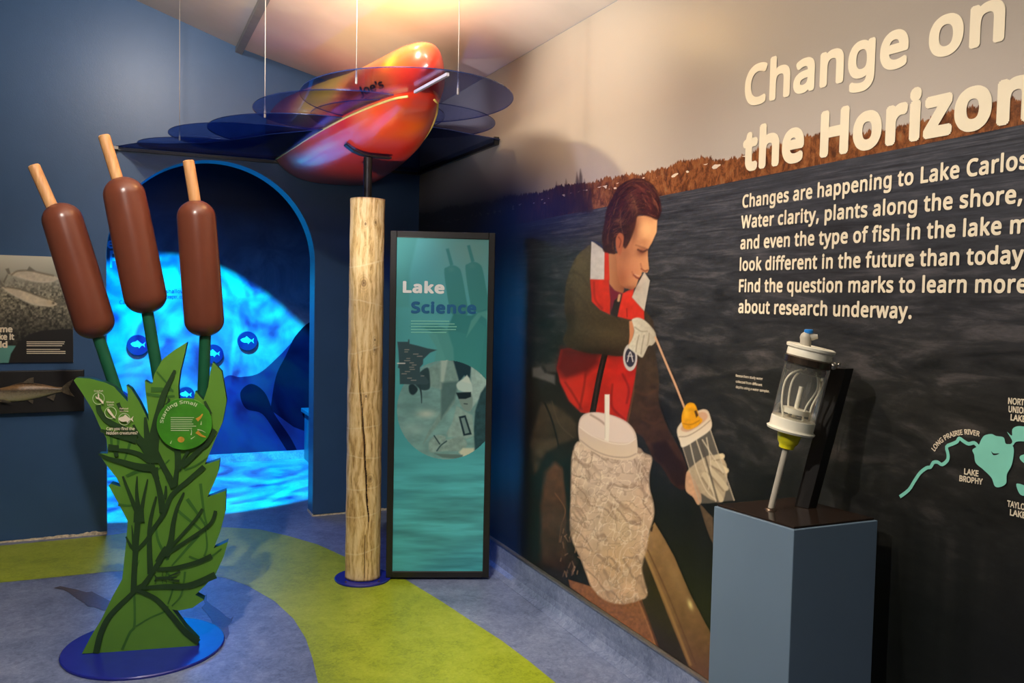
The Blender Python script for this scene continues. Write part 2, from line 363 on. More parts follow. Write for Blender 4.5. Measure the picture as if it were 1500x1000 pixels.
class Painter:
    """colours are kept as sRGB 0..255 while painting"""
    def __init__(s, X, Y, base=None):
        s.X, s.Y = X, Y; s.c = np.zeros((len(X), 3)); s.a = np.zeros(len(X))
        if base is not None: s.c[:] = base; s.a[:] = 1
    def _apply(s, idx, cov, col):
        cov = np.clip(cov, 0, 1)
        if callable(col): cc = col(s.X[idx], s.Y[idx])
        else: cc = np.array(col, float)
        a0 = s.a[idx]; an = cov + a0 * (1 - cov); k = np.where(an > 1e-6, cov / np.maximum(an, 1e-6), 0)[:, None]
        s.c[idx] = s.c[idx] * (1 - k) + cc * k; s.a[idx] = an
    def poly(s, pts, col, feather=.8, smooth=False, alpha=1.0, tex=0, ts=.2, seed=1):
        P = np.array([tuple(p)[:2] for p in (catmull([(x, y, 0) for x, y in pts], 5, True) if smooth else pts)], float)
        f = feather + .01; lo = P.min(0) - f * 2; hi = P.max(0) + f * 2
        idx = np.nonzero((s.X > lo[0]) & (s.X < hi[0]) & (s.Y > lo[1]) & (s.Y < hi[1]))[0]
        if len(idx) == 0: return s
        x, y = s.X[idx], s.Y[idx]; ins = np.zeros(len(idx), bool); dist = np.full(len(idx), 1e9)
        for i in range(len(P)):
            x0, y0 = P[i]; x1, y1 = P[(i + 1) % len(P)]
            if y0 != y1:
                cr = ((y0 > y) != (y1 > y)) & (x < (x1 - x0) * (y - y0) / (y1 - y0) + x0); ins ^= cr
            L = (x1 - x0) ** 2 + (y1 - y0) ** 2
            if L < 1e-9: continue
            t = np.clip(((x - x0) * (x1 - x0) + (y - y0) * (y1 - y0)) / L, 0, 1)
            dist = np.minimum(dist, np.hypot(x - x0 - t * (x1 - x0), y - y0 - t * (y1 - y0)))
        sd = np.where(ins, dist, -dist); cov = np.clip(.5 + sd / (2 * f), 0, 1) * alpha
        if tex:
            n = (fbm(x * ts, y * ts, seed) - .5) * 2 * tex
            base = col(x, y) if callable(col) else np.array(col, float)[None, :] * np.ones((len(x), 1))
            arr = np.clip(base * (1 + n[:, None]), 0, 255)
            s._apply(idx, cov, lambda a, b: arr)
        else: s._apply(idx, cov, col)
        return s
    def stroke(s, pts, w, col, feather=.6, alpha=1.0, w2=None):
        P = np.array([tuple(p)[:2] for p in catmull([(x, y, 0) for x, y in pts], 5)], float); w2 = w if w2 is None else w2
        m = max(w, w2) + feather * 2; lo = P.min(0) - m; hi = P.max(0) + m
        idx = np.nonzero((s.X > lo[0]) & (s.X < hi[0]) & (s.Y > lo[1]) & (s.Y < hi[1]))[0]
        if len(idx) == 0: return s
        x, y = s.X[idx], s.Y[idx]; sd = np.full(len(idx), -1e9); n = len(P) - 1
        for i in range(n):
            x0, y0 = P[i]; x1, y1 = P[i + 1]; L = (x1 - x0) ** 2 + (y1 - y0) ** 2 + 1e-9
            t = np.clip(((x - x0) * (x1 - x0) + (y - y0) * (y1 - y0)) / L, 0, 1)
            r = (w + (w2 - w) * (i + t) / n) / 2
            sd = np.maximum(sd, r - np.hypot(x - x0 - t * (x1 - x0), y - y0 - t * (y1 - y0)))
        s._apply(idx, np.clip(.5 + sd / (2 * feather), 0, 1) * alpha, col); return s
    def blob(s, cx, cy, rx, ry, col, alpha=.5, ang=0, inside=True, hard=1.0):
        ca, sa = math.cos(ang), math.sin(ang); dx, dy = s.X - cx, s.Y - cy
        q = ((dx * ca + dy * sa) / rx) ** 2 + ((-dx * sa + dy * ca) / ry) ** 2
        idx = np.nonzero(q < 6)[0]; g = np.exp(-q[idx] ** hard)
        a = alpha * g * (s.a[idx] if inside else 1); 
        cc = np.array(col, float); s.c[idx] = s.c[idx] * (1 - a[:, None]) + cc * a[:, None]
        if not inside: s.a[idx] = np.maximum(s.a[idx], a)
        return s
    def tex(s, amp, sx, sy, seed=3):
        n = (fbm(s.X * sx, s.Y * sy, seed) - .5) * 2 * amp; s.c = np.clip(s.c * (1 + n[:, None]), 0, 255); return s
def to_lin(c):
    c = np.clip(c, 0, 255) / 255; return np.where(c <= .04045, c / 12.92, ((c + .055) / 1.055) ** 2.4)
def grid_print(name, origin, du, dv, nu, nv, mat, parent, painter, out, lift=.001):
    """flat printed sheet; colours computed per mesh point"""
    o = np.array(origin) + np.array(out) * lift; du = np.array(du); dv = np.array(dv)
    U, V = np.meshgrid(np.linspace(0, 1, nu), np.linspace(0, 1, nv)); U = U.ravel(); V = V.ravel()
    P = o + U[:, None] * du + V[:, None] * dv
    px, py = project(P); p = painter(px, py)
    me = bpy.data.meshes.new(name); off = np.array(parent.location) if parent is not None else 0
    i = np.arange(nu * nv).reshape(nv, nu); q = np.stack([i[:-1, :-1], i[:-1, 1:], i[1:, 1:], i[1:, :-1]], -1).reshape(-1, 4)
    # keep only quads that carry ink
    keep = (p.a[q].max(1) > .002); q = q[keep]; used = np.unique(q); rm = np.zeros(nu * nv, int); rm[used] = np.arange(len(used)); q = rm[q]
    P = P[used]; cc = to_lin(p.c[used]); aa = p.a[used]
    me.vertices.add(len(P)); me.vertices.foreach_set('co', (P - off).ravel())
    me.loops.add(len(q) * 4); me.loops.foreach_set('vertex_index', q.ravel().astype(np.int32))
    me.polygons.add(len(q)); me.polygons.foreach_set('loop_start', np.arange(0, len(q) * 4, 4, dtype=np.int32)); me.polygons.foreach_set('loop_total', np.full(len(q), 4, np.int32))
    me.update(calc_edges=True)
    at = me.color_attributes.new('col', 'FLOAT_COLOR', 'POINT'); at.data.foreach_set('color', np.concatenate([cc, aa[:, None]], 1).ravel().astype(np.float32))
    me.materials.append(mat); ob = bpy.data.objects.new(name, me); C.objects.link(ob)
    if parent is not None: ob.parent = parent
    return ob

# ================================================================== THE ROOM
W, L, LI, TH = 1.897, 5.775, 7.89, 0.16
ZC = lambda x: 2.75 + (W - x) * .245 if x > .685 else 3.047 + (.685 - x) * .335
XL, YB = -2.4, -2.2
def quad(name, pts, mat, flip=False):
    f = [tuple(range(len(pts)))]
    if flip: f = [tuple(reversed(f[0]))]
    return obj(name, pts, f, mat)
floor = struct(hexa('floor', [(XL, YB, -.1), (W, YB, -.1), (W, L + TH, -.1), (XL, L + TH, -.1)], [(XL, YB, 0), (W, YB, 0), (W, L + TH, 0), (XL, L + TH, 0)], MAT['lino']))
# lime band laid into the floor
bu = [(-260, 812), (0, 799), (157, 784), (185, 780), (260, 774), (332, 772), (380, 775), (420, 784), (465, 797), (507, 816), (560, 838), (595, 849), (646, 880), (690, 909), (735, 938), (775, 968), (818, 1003), (900, 1080)]
bl = [(560, 1120), (480, 1045), (466, 1000), (458, 965), (448, 935), (430, 906), (402, 880), (362, 857), (330, 846), (270, 838), (200, 835), (157, 837), (80, 845), (0, 853), (-260, 890)]
pts = [onz(x, y, .0012) for x, y in bu[1:] + bl[:-1]]; pts += [Vector((XL + .01, pts[-1].y - .05, .0012)), Vector((XL + .01, pts[0].y - .05, .0012))]
for p in pts: p.y = min(p.y, L - .001)
o = obj('floor_inlay', pts, [tuple(range(len(pts)))], MAT['lime'], floor)
bm = bmesh.new(); bm.from_mesh(o.data); bmesh.ops.recalc_face_normals(bm, faces=bm.faces)
for fc in bm.faces:
    if fc.normal.z < 0: fc.normal_flip()
bm.to_mesh(o.data); bm.free()
def fish_print(c, pts, parent, mat, plane, name='fish_print'):
    P = [plane(x, y) for x, y in pts]; return obj(name, P, [tuple(range(len(P)))], mat, parent)
fz = lambda x, y: onz(x, y, .002)
fish_print(0, [(78, 861), (88, 858), (98, 860), (112, 863), (126, 867), (135, 866), (140, 869), (150, 874), (165, 882), (172, 892), (166, 897), (150, 893), (138, 888), (128, 888), (124, 883), (112, 876), (102, 868), (92, 863)], floor, MAT['print_fish'], fz)
fish_print(0, [(296, 874), (303, 870), (303, 880), (310, 886), (322, 894), (332, 903), (338, 906), (342, 902), (339, 911), (334, 916), (336, 928), (332, 936), (322, 934), (314, 922), (309, 906), (302, 896), (295, 890), (300, 884)], floor, MAT['print_fish'], fz)

# ceiling: two slopes that meet at a seam running along the room
cp = [(W + .02, ZC(W)), (.685, 3.047), (XL, ZC(XL))]
v = [(x, y, z) for y in (YB, L + TH) for x, z in cp]; v += [(x, y, z + .08) for y in (YB, L + TH) for x, z in cp]
f = [(0, 1, 4, 3), (1, 2, 5, 4), (6, 9, 10, 7), (7, 10, 11, 8), (0, 3, 9, 6), (2, 8, 11, 5)]
struct(obj('ceiling', v, f, MAT['ceiling']))
struct(hexa('trim_1', [(.665, YB, 3.044), (.705, YB, 3.032), (.705, YB, 3.004), (.665, YB, 3.016)], [(.665, L, 3.044), (.705, L, 3.032), (.705, L, 3.004), (.665, L, 3.016)], plain('seam_strip', rgb(128, 127, 124), .4)))
# back wall with the arched opening
ax0, ax1, zs = -.078, 1.178, 1.70; axc = (ax0 + ax1) / 2; ar = (ax1 - ax0) / 2
outl = [(XL, .012), (ax0, .012), (ax0, zs)] + [(axc - ar * math.cos(t), zs + ar * math.sin(t)) for t in np.linspace(0, math.pi, 49)[1:-1]] + [(ax1, zs), (ax1, .012), (W, .012), (W, ZC(W)), (.685, 3.047), (XL, ZC(XL))]
wb = hexa('wall_back', [(x, L, z) for x, z in outl], [(x, L + TH, z) for x, z in outl], MAT['bluewall']); struct(wb)
# raw plaster edge showing below the paint, ragged along its top
def ragged(x0, x1, hmax):
    n = int((x1 - x0) / .012); a = []
    for k in range(n + 1):
        x = x0 + (x1 - x0) * k / n; a.append((x, .008 + hmax * (.35 + .65 * random.random()) * (.5 + .5 * math.sin(x * 3.1 + 1))))
    return [(x0, 0)] + [(x1, 0)] + a[::-1]
for (x0, x1) in ((XL, ax0), (ax1, W)):
    r = ragged(x0, x1, .022); struct(hexa('trim_2', [(x, L - .004, z) for x, z in r], [(x, L + .01, z) for x, z in r], MAT['plaster']))
struct(box('trim_3', (ax1 - .004, L - .004, 0), (ax1 + .004, L + TH, .016), MAT['plaster']))
# other walls of the room
struct(hexa('wall_left', [(XL - .1, YB, 0), (XL, YB, 0), (XL, YB, 3.95), (XL - .1, YB, 3.95)], [(XL - .1, L + TH, 0), (XL, L + TH, 0), (XL, L + TH, 3.95), (XL - .1, L + TH, 3.95)], MAT['neutral']))
struct(box('wall_front', (XL - .1, YB - .1, 0), (W + .1, YB, 4.1), MAT['neutral']))

# right wall carries the printed photo mural
def mural_nodes(name, with_ink):
    m = M(name); g = m.n('ShaderNodeNewGeometry').outputs['Position']; sp = m.n('ShaderNodeSeparateXYZ'); m.link(g, sp.inputs[0])
    y, z = sp.outputs[1], sp.outputs[2]
    def vec(ys, zs_, off=0):
        c = m.n('ShaderNodeCombineXYZ'); m.link(m.math('MULTIPLY', y, ys), c.inputs[0]); m.link(m.math('MULTIPLY', z, zs_), c.inputs[1]); c.inputs[2].default_value = off
        return c.outputs[0]
    # sky
    sky = m.ramp(m.math('MULTIPLY', m.math('SUBTRACT', z, 1.9), 1.1), [(0, rgb(186, 176, 168)), (.4, rgb(158, 149, 140)), (1, rgb(138, 131, 122))])
    # water: wind streaks getting finer towards the far shore, darker and greener near
    zz = m.math('DIVIDE', .5, m.math('ADD', .22, m.math('SUBTRACT', 1.93, z, clamp=True)))
    cw = m.n('ShaderNodeCombineXYZ'); m.link(m.math('MULTIPLY', y, 2.2), cw.inputs[0]); m.link(m.math('MULTIPLY', zz, 13), cw.inputs[1])
    n1 = m.noise(cw.outputs[0], 1.6, 7, .62, .7); n2 = m.noise(vec(9, 34, 3), 1.5, 5, .7, .4)
    wf = m.math('ADD', m.math('MULTIPLY', n1, .72), m.math('MULTIPLY', n2, .28))
    near = m.ramp(wf, [(.36, rgb(24, 25, 24)), (.52, rgb(44, 44, 42)), (.64, rgb(74, 70, 68)), (.75, rgb(98, 92, 92))])
    far = m.ramp(wf, [(.36, rgb(40, 42, 48)), (.52, rgb(62, 64, 72)), (.64, rgb(86, 86, 94)), (.76, rgb(112, 110, 114))])
    dark = m.ramp(wf, [(.4, rgb(16, 18, 16)), (.62, rgb(28, 30, 28)), (.76, rgb(46, 46, 44))])
    k1 = m.math('MULTIPLY', m.math('SUBTRACT', z, 1.25), 1.7, clamp=True)
    k0 = m.math('MULTIPLY', m.math('SUBTRACT', z, .72), 2.4, clamp=True)
    water = m.mix(k1, m.mix(k0, dark, near), far)
    # shore line: crown height wanders, autumn colours, a few pale houses
    crown = m.math('ADD', m.math('MULTIPLY', m.noise(vec(3.2, 0, 1), 1, 3, .6), .10), m.math('MULTIPLY', m.noise(vec(38, 0, 2), 1, 5, .8), .09))
    top = m.math('ADD', 1.905, crown)
    top = m.math('ADD', top, m.math('MULTIPLY', m.math('SUBTRACT', y, 2.2), .02))
    shore = m.math('ADD', 1.942, m.math('MULTIPLY', y, -.0135))
    tree = m.ramp(m.noise(vec(26, 16, 5), 1.2, 7, .75, .4), [(.32, rgb(50, 30, 22)), (.46, rgb(104, 60, 34)), (.56, rgb(142, 86, 48)), (.68, rgb(140, 106, 70))])
    dk = m.ramp(m.noise(vec(30, 12, 9), 1.2, 6, .75, .4), [(.35, rgb(26, 20, 18)), (.55, rgb(74, 44, 32)), (.7, rgb(110, 66, 44))])
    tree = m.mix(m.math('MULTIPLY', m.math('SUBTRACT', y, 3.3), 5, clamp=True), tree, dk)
    hz = m.math('GREATER_THAN', m.noise(vec(24, 60, 11), 1, 0), .665)
    hz2 = m.math('MULTIPLY', hz, m.math('LESS_THAN', m.math('ABSOLUTE', m.math('SUBTRACT', z, 1.978)), .012))
    hz2 = m.math('MULTIPLY', hz2, m.math('GREATER_THAN', y, 2.3))
    tree = m.mix(hz2, tree, rgb(214, 200, 184))
    tm = m.math('LESS_THAN', z, top); wm = m.math('LESS_THAN', z, shore)
    c = m.mix(wm, m.mix(tm, sky, tree), water)
    # mix to dark navy towards the corner
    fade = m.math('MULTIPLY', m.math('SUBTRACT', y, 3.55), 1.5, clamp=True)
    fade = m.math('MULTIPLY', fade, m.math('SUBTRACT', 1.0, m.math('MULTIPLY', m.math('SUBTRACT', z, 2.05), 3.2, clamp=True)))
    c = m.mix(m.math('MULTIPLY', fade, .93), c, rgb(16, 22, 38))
    if with_ink:
        a = m.n('ShaderNodeAttribute', attribute_name='col'); c = m.mix(a.outputs['Alpha'], c, a.outputs['Color'])
    m.col(c).set(Roughness=.3); m.b.inputs['Specular IOR Level'].default_value = .4
    m.bump(m.noise(vec(90, 90, 7), 1.5, 3), .15, .0015); return m.m
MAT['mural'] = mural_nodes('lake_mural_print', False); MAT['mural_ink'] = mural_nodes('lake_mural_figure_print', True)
struct(box('wall_right', (W + .002, YB, 0), (W + .12, LI + .1, 2.78), MAT['bluewall']))
mural = thing('photo_mural', 'wall-sized lake photo mural of a man in a red life vest, with cream lettering', 'mural', (W, 2.5, .15))
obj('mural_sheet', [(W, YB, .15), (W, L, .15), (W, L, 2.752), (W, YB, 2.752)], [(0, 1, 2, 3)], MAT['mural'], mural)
# cove base and its metal cap
prof = [(W + .001, .15), (W - .006, .148), (W - .008, .06), (W - .014, .034), (W - .03, .014), (W - .06, .002), (W - .06, -.01), (W + .001, -.01)]
struct(hexa('baseboard_right', [(x, YB, z) for x, z in prof], [(x, L, z) for x, z in prof], MAT['lino']))
struct(hexa('trim_4', [(W + .001, YB, .148), (W - .012, YB, .146), (W - .013, YB, .155), (W - .004, YB, .160), (W + .001, YB, .160)], [(W + .001, L, .148), (W - .012, L, .146), (W - .013, L, .155), (W - .004, L, .160), (W + .001, L, .160)], MAT['metal']))

# ------------------------------------------------------------------ side room behind the arch
struct(box('floor_side_room', (-2.2, L + TH, -.1), (W, LI, -.001), MAT['lino_in']))
struct(box('ceiling_side_room', (-2.2, L + TH, 2.95), (W + .1, LI + .1, 3.05), MAT['black']))
struct(box('wall_left_side_room', (-2.3, L + TH, 0), (-2.2, LI + .1, 2.95), MAT['bluewall']))
m = M('side_room_mural'); g = m.n('ShaderNodeNewGeometry').outputs['Position']; sp = m.n('ShaderNodeSeparateXYZ'); m.link(g, sp.inputs[0])
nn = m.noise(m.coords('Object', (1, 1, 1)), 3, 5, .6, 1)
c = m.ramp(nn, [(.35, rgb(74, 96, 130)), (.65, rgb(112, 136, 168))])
up = m.math('MULTIPLY', m.math('SUBTRACT', sp.outputs[2], 1.5), 1.3, clamp=True)  # upper wall colour darkened to carry the projector's falloff
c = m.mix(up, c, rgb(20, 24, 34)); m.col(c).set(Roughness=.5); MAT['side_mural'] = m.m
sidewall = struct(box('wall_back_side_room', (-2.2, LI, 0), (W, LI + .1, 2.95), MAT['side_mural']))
iw = lambda x, y, e=.002: ony(x, y, LI - e)
MAT['hill'] = plain('dark_blue_hill_print', rgb(12, 22, 84), .5, .15, 3)
MAT['hill2'] = plain('navy_hill_print', rgb(2, 3, 36), .7, .1, 3, spec=.1)
hill = catmull([iw(x, y) for x, y in [(-60, 560), (60, 560), (150, 565), (185, 575), (215, 610), (240, 640), (265, 628), (300, 592), (330, 552), (352, 552), (380, 546), (410, 520), (440, 490), (480, 470), (560, 465)]], 6)
P = hill + [iw(560, 668), iw(-60, 690)]; obj('hill_print', P, [tuple(range(len(P)))], MAT['hill'], sidewall)
h2 = catmull([iw(x, y, .003) for x, y in [(396, 600), (404, 552), (418, 522), (436, 488), (470, 466), (560, 462)]], 6)
P = h2 + [iw(560, 640, .003), iw(470, 640, .003), iw(430, 625, .003)]; obj('hill_print', P, [tuple(range(len(P)))], MAT['hill2'], sidewall)
h3 = catmull([iw(x, y, .003) for x, y in [(352, 575), (368, 562), (388, 575), (402, 606), (425, 640), (436, 664), (424, 664), (404, 634), (384, 606), (360, 598)]], 5, True)
obj('weed_print', h3, [tuple(range(len(h3)))], MAT['hill2'], sidewall)
struct(box('baseboard_side_room', (-2.2, LI - .03, 0), (W, LI, .075), MAT['lino_in']))
# lettering on the side-room wall
for s, a, b, cap in (('e', (157, 363), (167, 363), .075), ('F', (161, 391), (171, 391), .13)):
    text_on('lettering', s, iw(*a), iw(*b), MAT['print_lightblue'], sidewall, (0, 0, 1), (0, -1, 0), cap, .03, lift=.003)
for s, a, b in (('shallow', (243, 429), (270, 429)), ('deeper, cool', (243, 437), (272, 437)), ('Can', (175, 445), (188, 445))):
    text_on('lettering', s, iw(*a), iw(*b), MAT['navy'], sidewall, (0, 0, 1), (0, -1, 0), .03, .01, lift=.003)

# round raised fish discs on that wall
def fishpoly(cx, cy, s, ang=0, flip=1):
    pts = [(-1, .05), (-.7, .28), (-.3, .4), (-.1, .62), (.15, .42), (.5, .14), (.68, .1), (1, .42), (.88, 0), (1, -.36), (.68, -.08), (.45, -.16), (.2, -.5), (.05, -.3), (-.4, -.34), (-.75, -.22)]
    return [(cx + s * flip * (x * math.cos(ang) - y * math.sin(ang)), cy - s * (x * math.sin(ang) + y * math.cos(ang))) for x, y in pts]
for (cx, cy, r, lab) in ((202, 505, 15, 'round navy disc with a spotted fish between the left and middle cattail stems'), (312, 518, 14, 'round navy disc half hidden behind the right cattail stem'), (362, 499, 14, 'round navy disc with an outlined fish, right of all cattails on the lit blue wall'), (272, 578, 12, 'small round disc just above the green leaf between two leaf tips')):
    p = iw(cx, cy, 0); rr = r / FOC * (p - Oc).dot(Fw)
    t = thing('fish_disc', lab, 'wall disc', p, 'fish discs on the blue side-room wall')
    lathe('disc', p, (0, -1, 0), [(0, rr), (.035, rr), (.04, rr * .97)], MAT['navy'], t, 40)
    pl = lambda x, y: ony(x, y, LI - .0415)
    P = [pl(x, y) for x, y in fishpoly(cx, cy - .5, r * .72, -.05, 1)]
    obj('fish_print', P, [tuple(range(len(P)))], MAT['print_lightblue'], t)
# low cabinet against the right end of the side-room wall
cab = thing('low_cabinet', 'low blue cabinet with overhanging top just inside the arch at its right', 'cabinet', (1.75, 7.5, 0))
cl = onz(440, 673, 0)
box('body', (1.52, 7.2, 0), (1.88, 7.85, .43), MAT['bluewall'], cab); box('top', (1.49, 7.16, .43), (1.89, 7.86, .465), MAT['bluewall'], cab, .004)

# ------------------------------------------------------------------ projector pattern of the lamp (ripples of light)
nt = PROJ.data.node_tree; em = nt.nodes['Emission']
tc = nt.nodes.new('ShaderNodeTexCoord'); mp = nt.nodes.new('ShaderNodeMapping'); mp.inputs['Scale'].default_value = (1, 1.0, 1)
nz = nt.nodes.new('ShaderNodeTexNoise'); nz.inputs['Scale'].default_value = 6; nz.inputs['Detail'].default_value = 3; nz.inputs['Distortion'].default_value = 1.6
rp = nt.nodes.new('ShaderNodeValToRGB'); rp.color_ramp.elements[0].position = .36; rp.color_ramp.elements[0].color = (.0, .05, .36, 1)
rp.color_ramp.elements[1].position = .62; rp.color_ramp.elements[1].color = (.0, 1.0, 1.1, 1)
e = rp.color_ramp.elements.new(.48); e.color = (0, .42, 1.0, 1)
nt.links.new(tc.outputs['Normal'], mp.inputs[0]); nt.links.new(mp.outputs[0], nz.inputs['Vector']); nt.links.new(nz.outputs['Fac'], rp.inputs[0]); nt.links.new(rp.outputs[0], em.inputs['Color'])
PROJ.data.color = (1, 1, 1)

# ================================================================== THE MURAL PICTURE
a1 = lambda L_: [(780 + .3 * x, 230 + .3 * y) for x, y in L_]
a2 = lambda L_: [(780 + .3 * x, 500 + .3 * y) for x, y in L_]
a3 = lambda L_: [(760 + .27 * x, 730 + .27 * y) for x, y in L_]
def grad(c0, c1, ax, v0, v1):
    c0, c1 = np.array(c0, float), np.array(c1, float)
    def f(x, y):
        t = np.clip(((x if ax == 'x' else y) - v0) / (v1 - v0), 0, 1)[:, None]; return c0 * (1 - t) + c1 * t
    return f
def paint_mural(X, Y):
    p = Painter(X, Y)
    # evergreens on the left of the shore
    for k, (x, top) in enumerate(((806, 280), (816, 266), (822, 274), (830, 262), (838, 270), (846, 252), (851, 246), (857, 262), (864, 268))):
        p.poly([(x - 5, 312), (x - 3, top + 14), (x - 1, top), (x + 2, top + 12), (x + 5, 310)], (46, 30, 24), 1.2, alpha=.8)
    # boat interior behind the figure
    p.poly(a2([(0, 130), (60, 120), (120, 100), (150, 200), (235, 345), (230, 600), (190, 900), (190, 1060), (150, 1200), (-20, 1120), (-30, 150)]), (28, 22, 19), 4, tex=.3, ts=.06)
    p.poly(a2([(0, 130), (40, 122), (60, 150), (110, 165), (110, 210), (60, 190), (0, 170)]), (120, 118, 116), 2, alpha=.7)
    p.poly(a2([(55, 115), (125, 100), (130, 150), (70, 150)]), (92, 90, 88), 2, alpha=.6)
    p.poly(a2([(40, 300), (90, 300), (150, 330), (215, 400), (220, 470), (140, 500), (70, 540), (10, 650), (-10, 500)]), (62, 50, 38), 3, tex=.35, ts=.08)
    p.stroke(a2([(60, 300), (100, 400), (130, 520)]), 2.5, (24, 20, 18)); p.stroke(a2([(95, 290), (130, 400), (200, 470)]), 2, (90, 76, 60), alpha=.6)
    p.poly(a2([(60, 640), (110, 590), (150, 620), (170, 800), (180, 1000), (150, 1120), (40, 1080), (40, 800)]), grad((98, 62, 40), (58, 38, 28), 'y', 680, 840), 4, tex=.25, ts=.1)
    p.poly(a2([(150, 600), (190, 560), (190, 900), (200, 1150), (165, 1120), (170, 800)]), (20, 15, 14), 2)
    p.stroke(a2([(110, 740), (160, 820), (140, 900), (130, 980)]), 1.6, (150, 100, 70), alpha=.6)
    # far arm
    p.poly(a2([(505, -20), (590, -10), (602, 60), (618, 200), (618, 300), (660, 420), (725, 540), (752, 620), (745, 720), (690, 700), (630, 610), (590, 570), (540, 470), (470, 400), (490, 200)]), grad((66, 54, 38), (62, 34, 24), 'y', 500, 720), 1.2, True, tex=.25, ts=.12)
    p.stroke(a2([(500, 120), (492, 250), (465, 390)]), 2.2, (104, 66, 44), alpha=.8)
    for q in ([(520, 300), (560, 330), (600, 320)], [(540, 380), (590, 400), (630, 380)], [(500, 240), (550, 260), (600, 240)]):
        p.stroke(a2(q), 3, (96, 62, 42), 2, .5)
    p.poly(a2([(585, 500), (650, 480), (700, 560), (740, 600), (748, 700), (700, 700), (640, 600), (590, 560)]), (34, 20, 18), 2.5, alpha=.7, tex=.2)
    # red vest front
    p.poly(a2([(138, 40), (240, 20), (330, 40), (470, 60), (512, 90), (502, 170), (478, 300), (455, 392), (380, 370), (300, 355), (235, 345), (180, 290), (135, 200), (118, 130)]), (184, 34, 24), 1.2, tex=.16, ts=.07)
    p.poly(a2([(118, 130), (140, 30), (330, 50), (320, 110), (250, 170), (160, 190)]), (84, 16, 20), 5, alpha=.85)
    p.poly(a2([(135, 190), (250, 150), (280, 250), (240, 340), (180, 290)]), (208, 46, 32), 4, alpha=.7)
    p.poly(a2([(380, 200), (480, 180), (455, 390), (385, 330)]), (210, 48, 34), 5, alpha=.6)
    for q in ([(160, 200), (200, 260), (240, 330)], [(260, 160), (250, 230), (230, 330)], [(390, 210), (385, 280), (395, 330), (450, 380)], [(440, 160), (470, 230), (460, 300)]):
        p.stroke(a2(q), 2.4, (110, 18, 18), 1.6, .7)
    p.stroke(a2([(352, 68), (330, 160), (310, 260), (293, 350)]), 8.6, (22, 16, 16)); p.stroke(a2([(345, 90), (318, 210), (300, 330)]), 1.4, (96, 60, 54), alpha=.6)
    # sleeve of the near arm
    p.poly(a1([(288, 438), (255, 448), (222, 475), (192, 530), (168, 600), (158, 680), (158, 760), (172, 830), (150, 890), (180, 930), (260, 955), (340, 962), (420, 972), (465, 958), (478, 900), (476, 800), (440, 788), (375, 770), (320, 740), (290, 700), (283, 600)]), grad((84, 74, 52), (58, 46, 32), 'y', 365, 520), 1.2, True, tex=.22, ts=.35)
    p.blob(*a1([(235, 520)])[0], 12, 22, (112, 100, 72), .5, .3); p.blob(*a1([(250, 640)])[0], 14, 26, (98, 86, 60), .4); p.blob(*a1([(370, 860)])[0], 30, 10, (96, 82, 56), .4, .2)
    p.blob(*a1([(180, 800)])[0], 8, 30, (34, 26, 20), .5); p.blob(*a1([(330, 950)])[0], 44, 7, (30, 20, 16), .6, .1)
    for q in ([(200, 560), (240, 580), (280, 640)], [(180, 640), (230, 680), (270, 740)], [(190, 760), (250, 760), (300, 790)]): p.stroke(a1(q), 2.5, (46, 38, 28), 2.5, .5)
    # neck, shirt, collar
    p.poly(a1([(365, 470), (420, 470), (450, 630), (440, 680), (400, 650), (375, 620)]), grad((196, 138, 96), (150, 90, 60), 'x', 885, 915), 1)
    p.poly(a1([(375, 620), (400, 650), (440, 665), (430, 700), (400, 720), (385, 760)]), (112, 28, 50), 1)
    p.poly(a1([(400, 700), (440, 665), (455, 650), (440, 740), (415, 785), (382, 765)]), (40, 34, 34), 1); p.stroke(a1([(425, 675), (420, 700)]), 4, (196, 150, 110), 1)
    # vest shoulders with reflective tape
    p.poly(a1([(281, 590), (372, 590), (380, 700), (378, 768), (330, 745), (290, 705)]), (200, 44, 30), 1, tex=.14, ts=.1); p.stroke(a1([(300, 610), (305, 690), (340, 740)]), 2, (120, 20, 20), 1.5, .6)
    p.poly(a1([(349, 455), (372, 470), (376, 600), (350, 600)]), (206, 52, 36), .8)
    p.poly(a1([(288, 408), (352, 455), (350, 598), (282, 596), (284, 500)]), (206, 200, 192), .8, tex=.05); p.stroke(a1([(286, 408), (320, 420), (352, 452)]), 1.6, (40, 50, 96), .8)
    p.poly(a1([(545, 740), (590, 800), (600, 870), (560, 900), (500, 860), (520, 790)]), (60, 48, 36), 1.2, tex=.2)
    p.poly(a1([(440, 665), (495, 640), (490, 685), (545, 752), (546, 795), (470, 792), (415, 778)]), (206, 48, 34), 1, tex=.12, ts=.1)
    p.stroke(a1([(460, 740), (462, 780)]), 1.6, (120, 20, 20), .8, .7)
    p.poly(a1([(546, 562), (573, 602), (546, 752), (485, 684), (508, 632)]), (190, 180, 166), .8, tex=.05)
    # face
    p.poly(a1([(500, 290), (560, 284), (609, 305), (606, 365), (584, 415), (562, 452), (563, 485), (566, 520), (569, 545), (560, 564), (535, 560), (530, 578), (518, 592), (512, 612), (506, 632), (488, 646), (455, 640), (428, 620), (414, 570), (408, 480), (440, 440), (470, 390), (490, 340)]), grad((176, 110, 76), (216, 156, 108), 'x', 900, 960), .9, tex=.04, ts=.2)
    p.blob(*a1([(560, 350)])[0], 13, 15, (240, 186, 130), .75); p.blob(*a1([(500, 540)])[0], 12, 16, (206, 138, 98), .7)
    p.blob(*a1([(440, 590)])[0], 8, 15, (150, 84, 56), .7); p.blob(*a1([(470, 640)])[0], 12, 4, (120, 64, 46), .6)
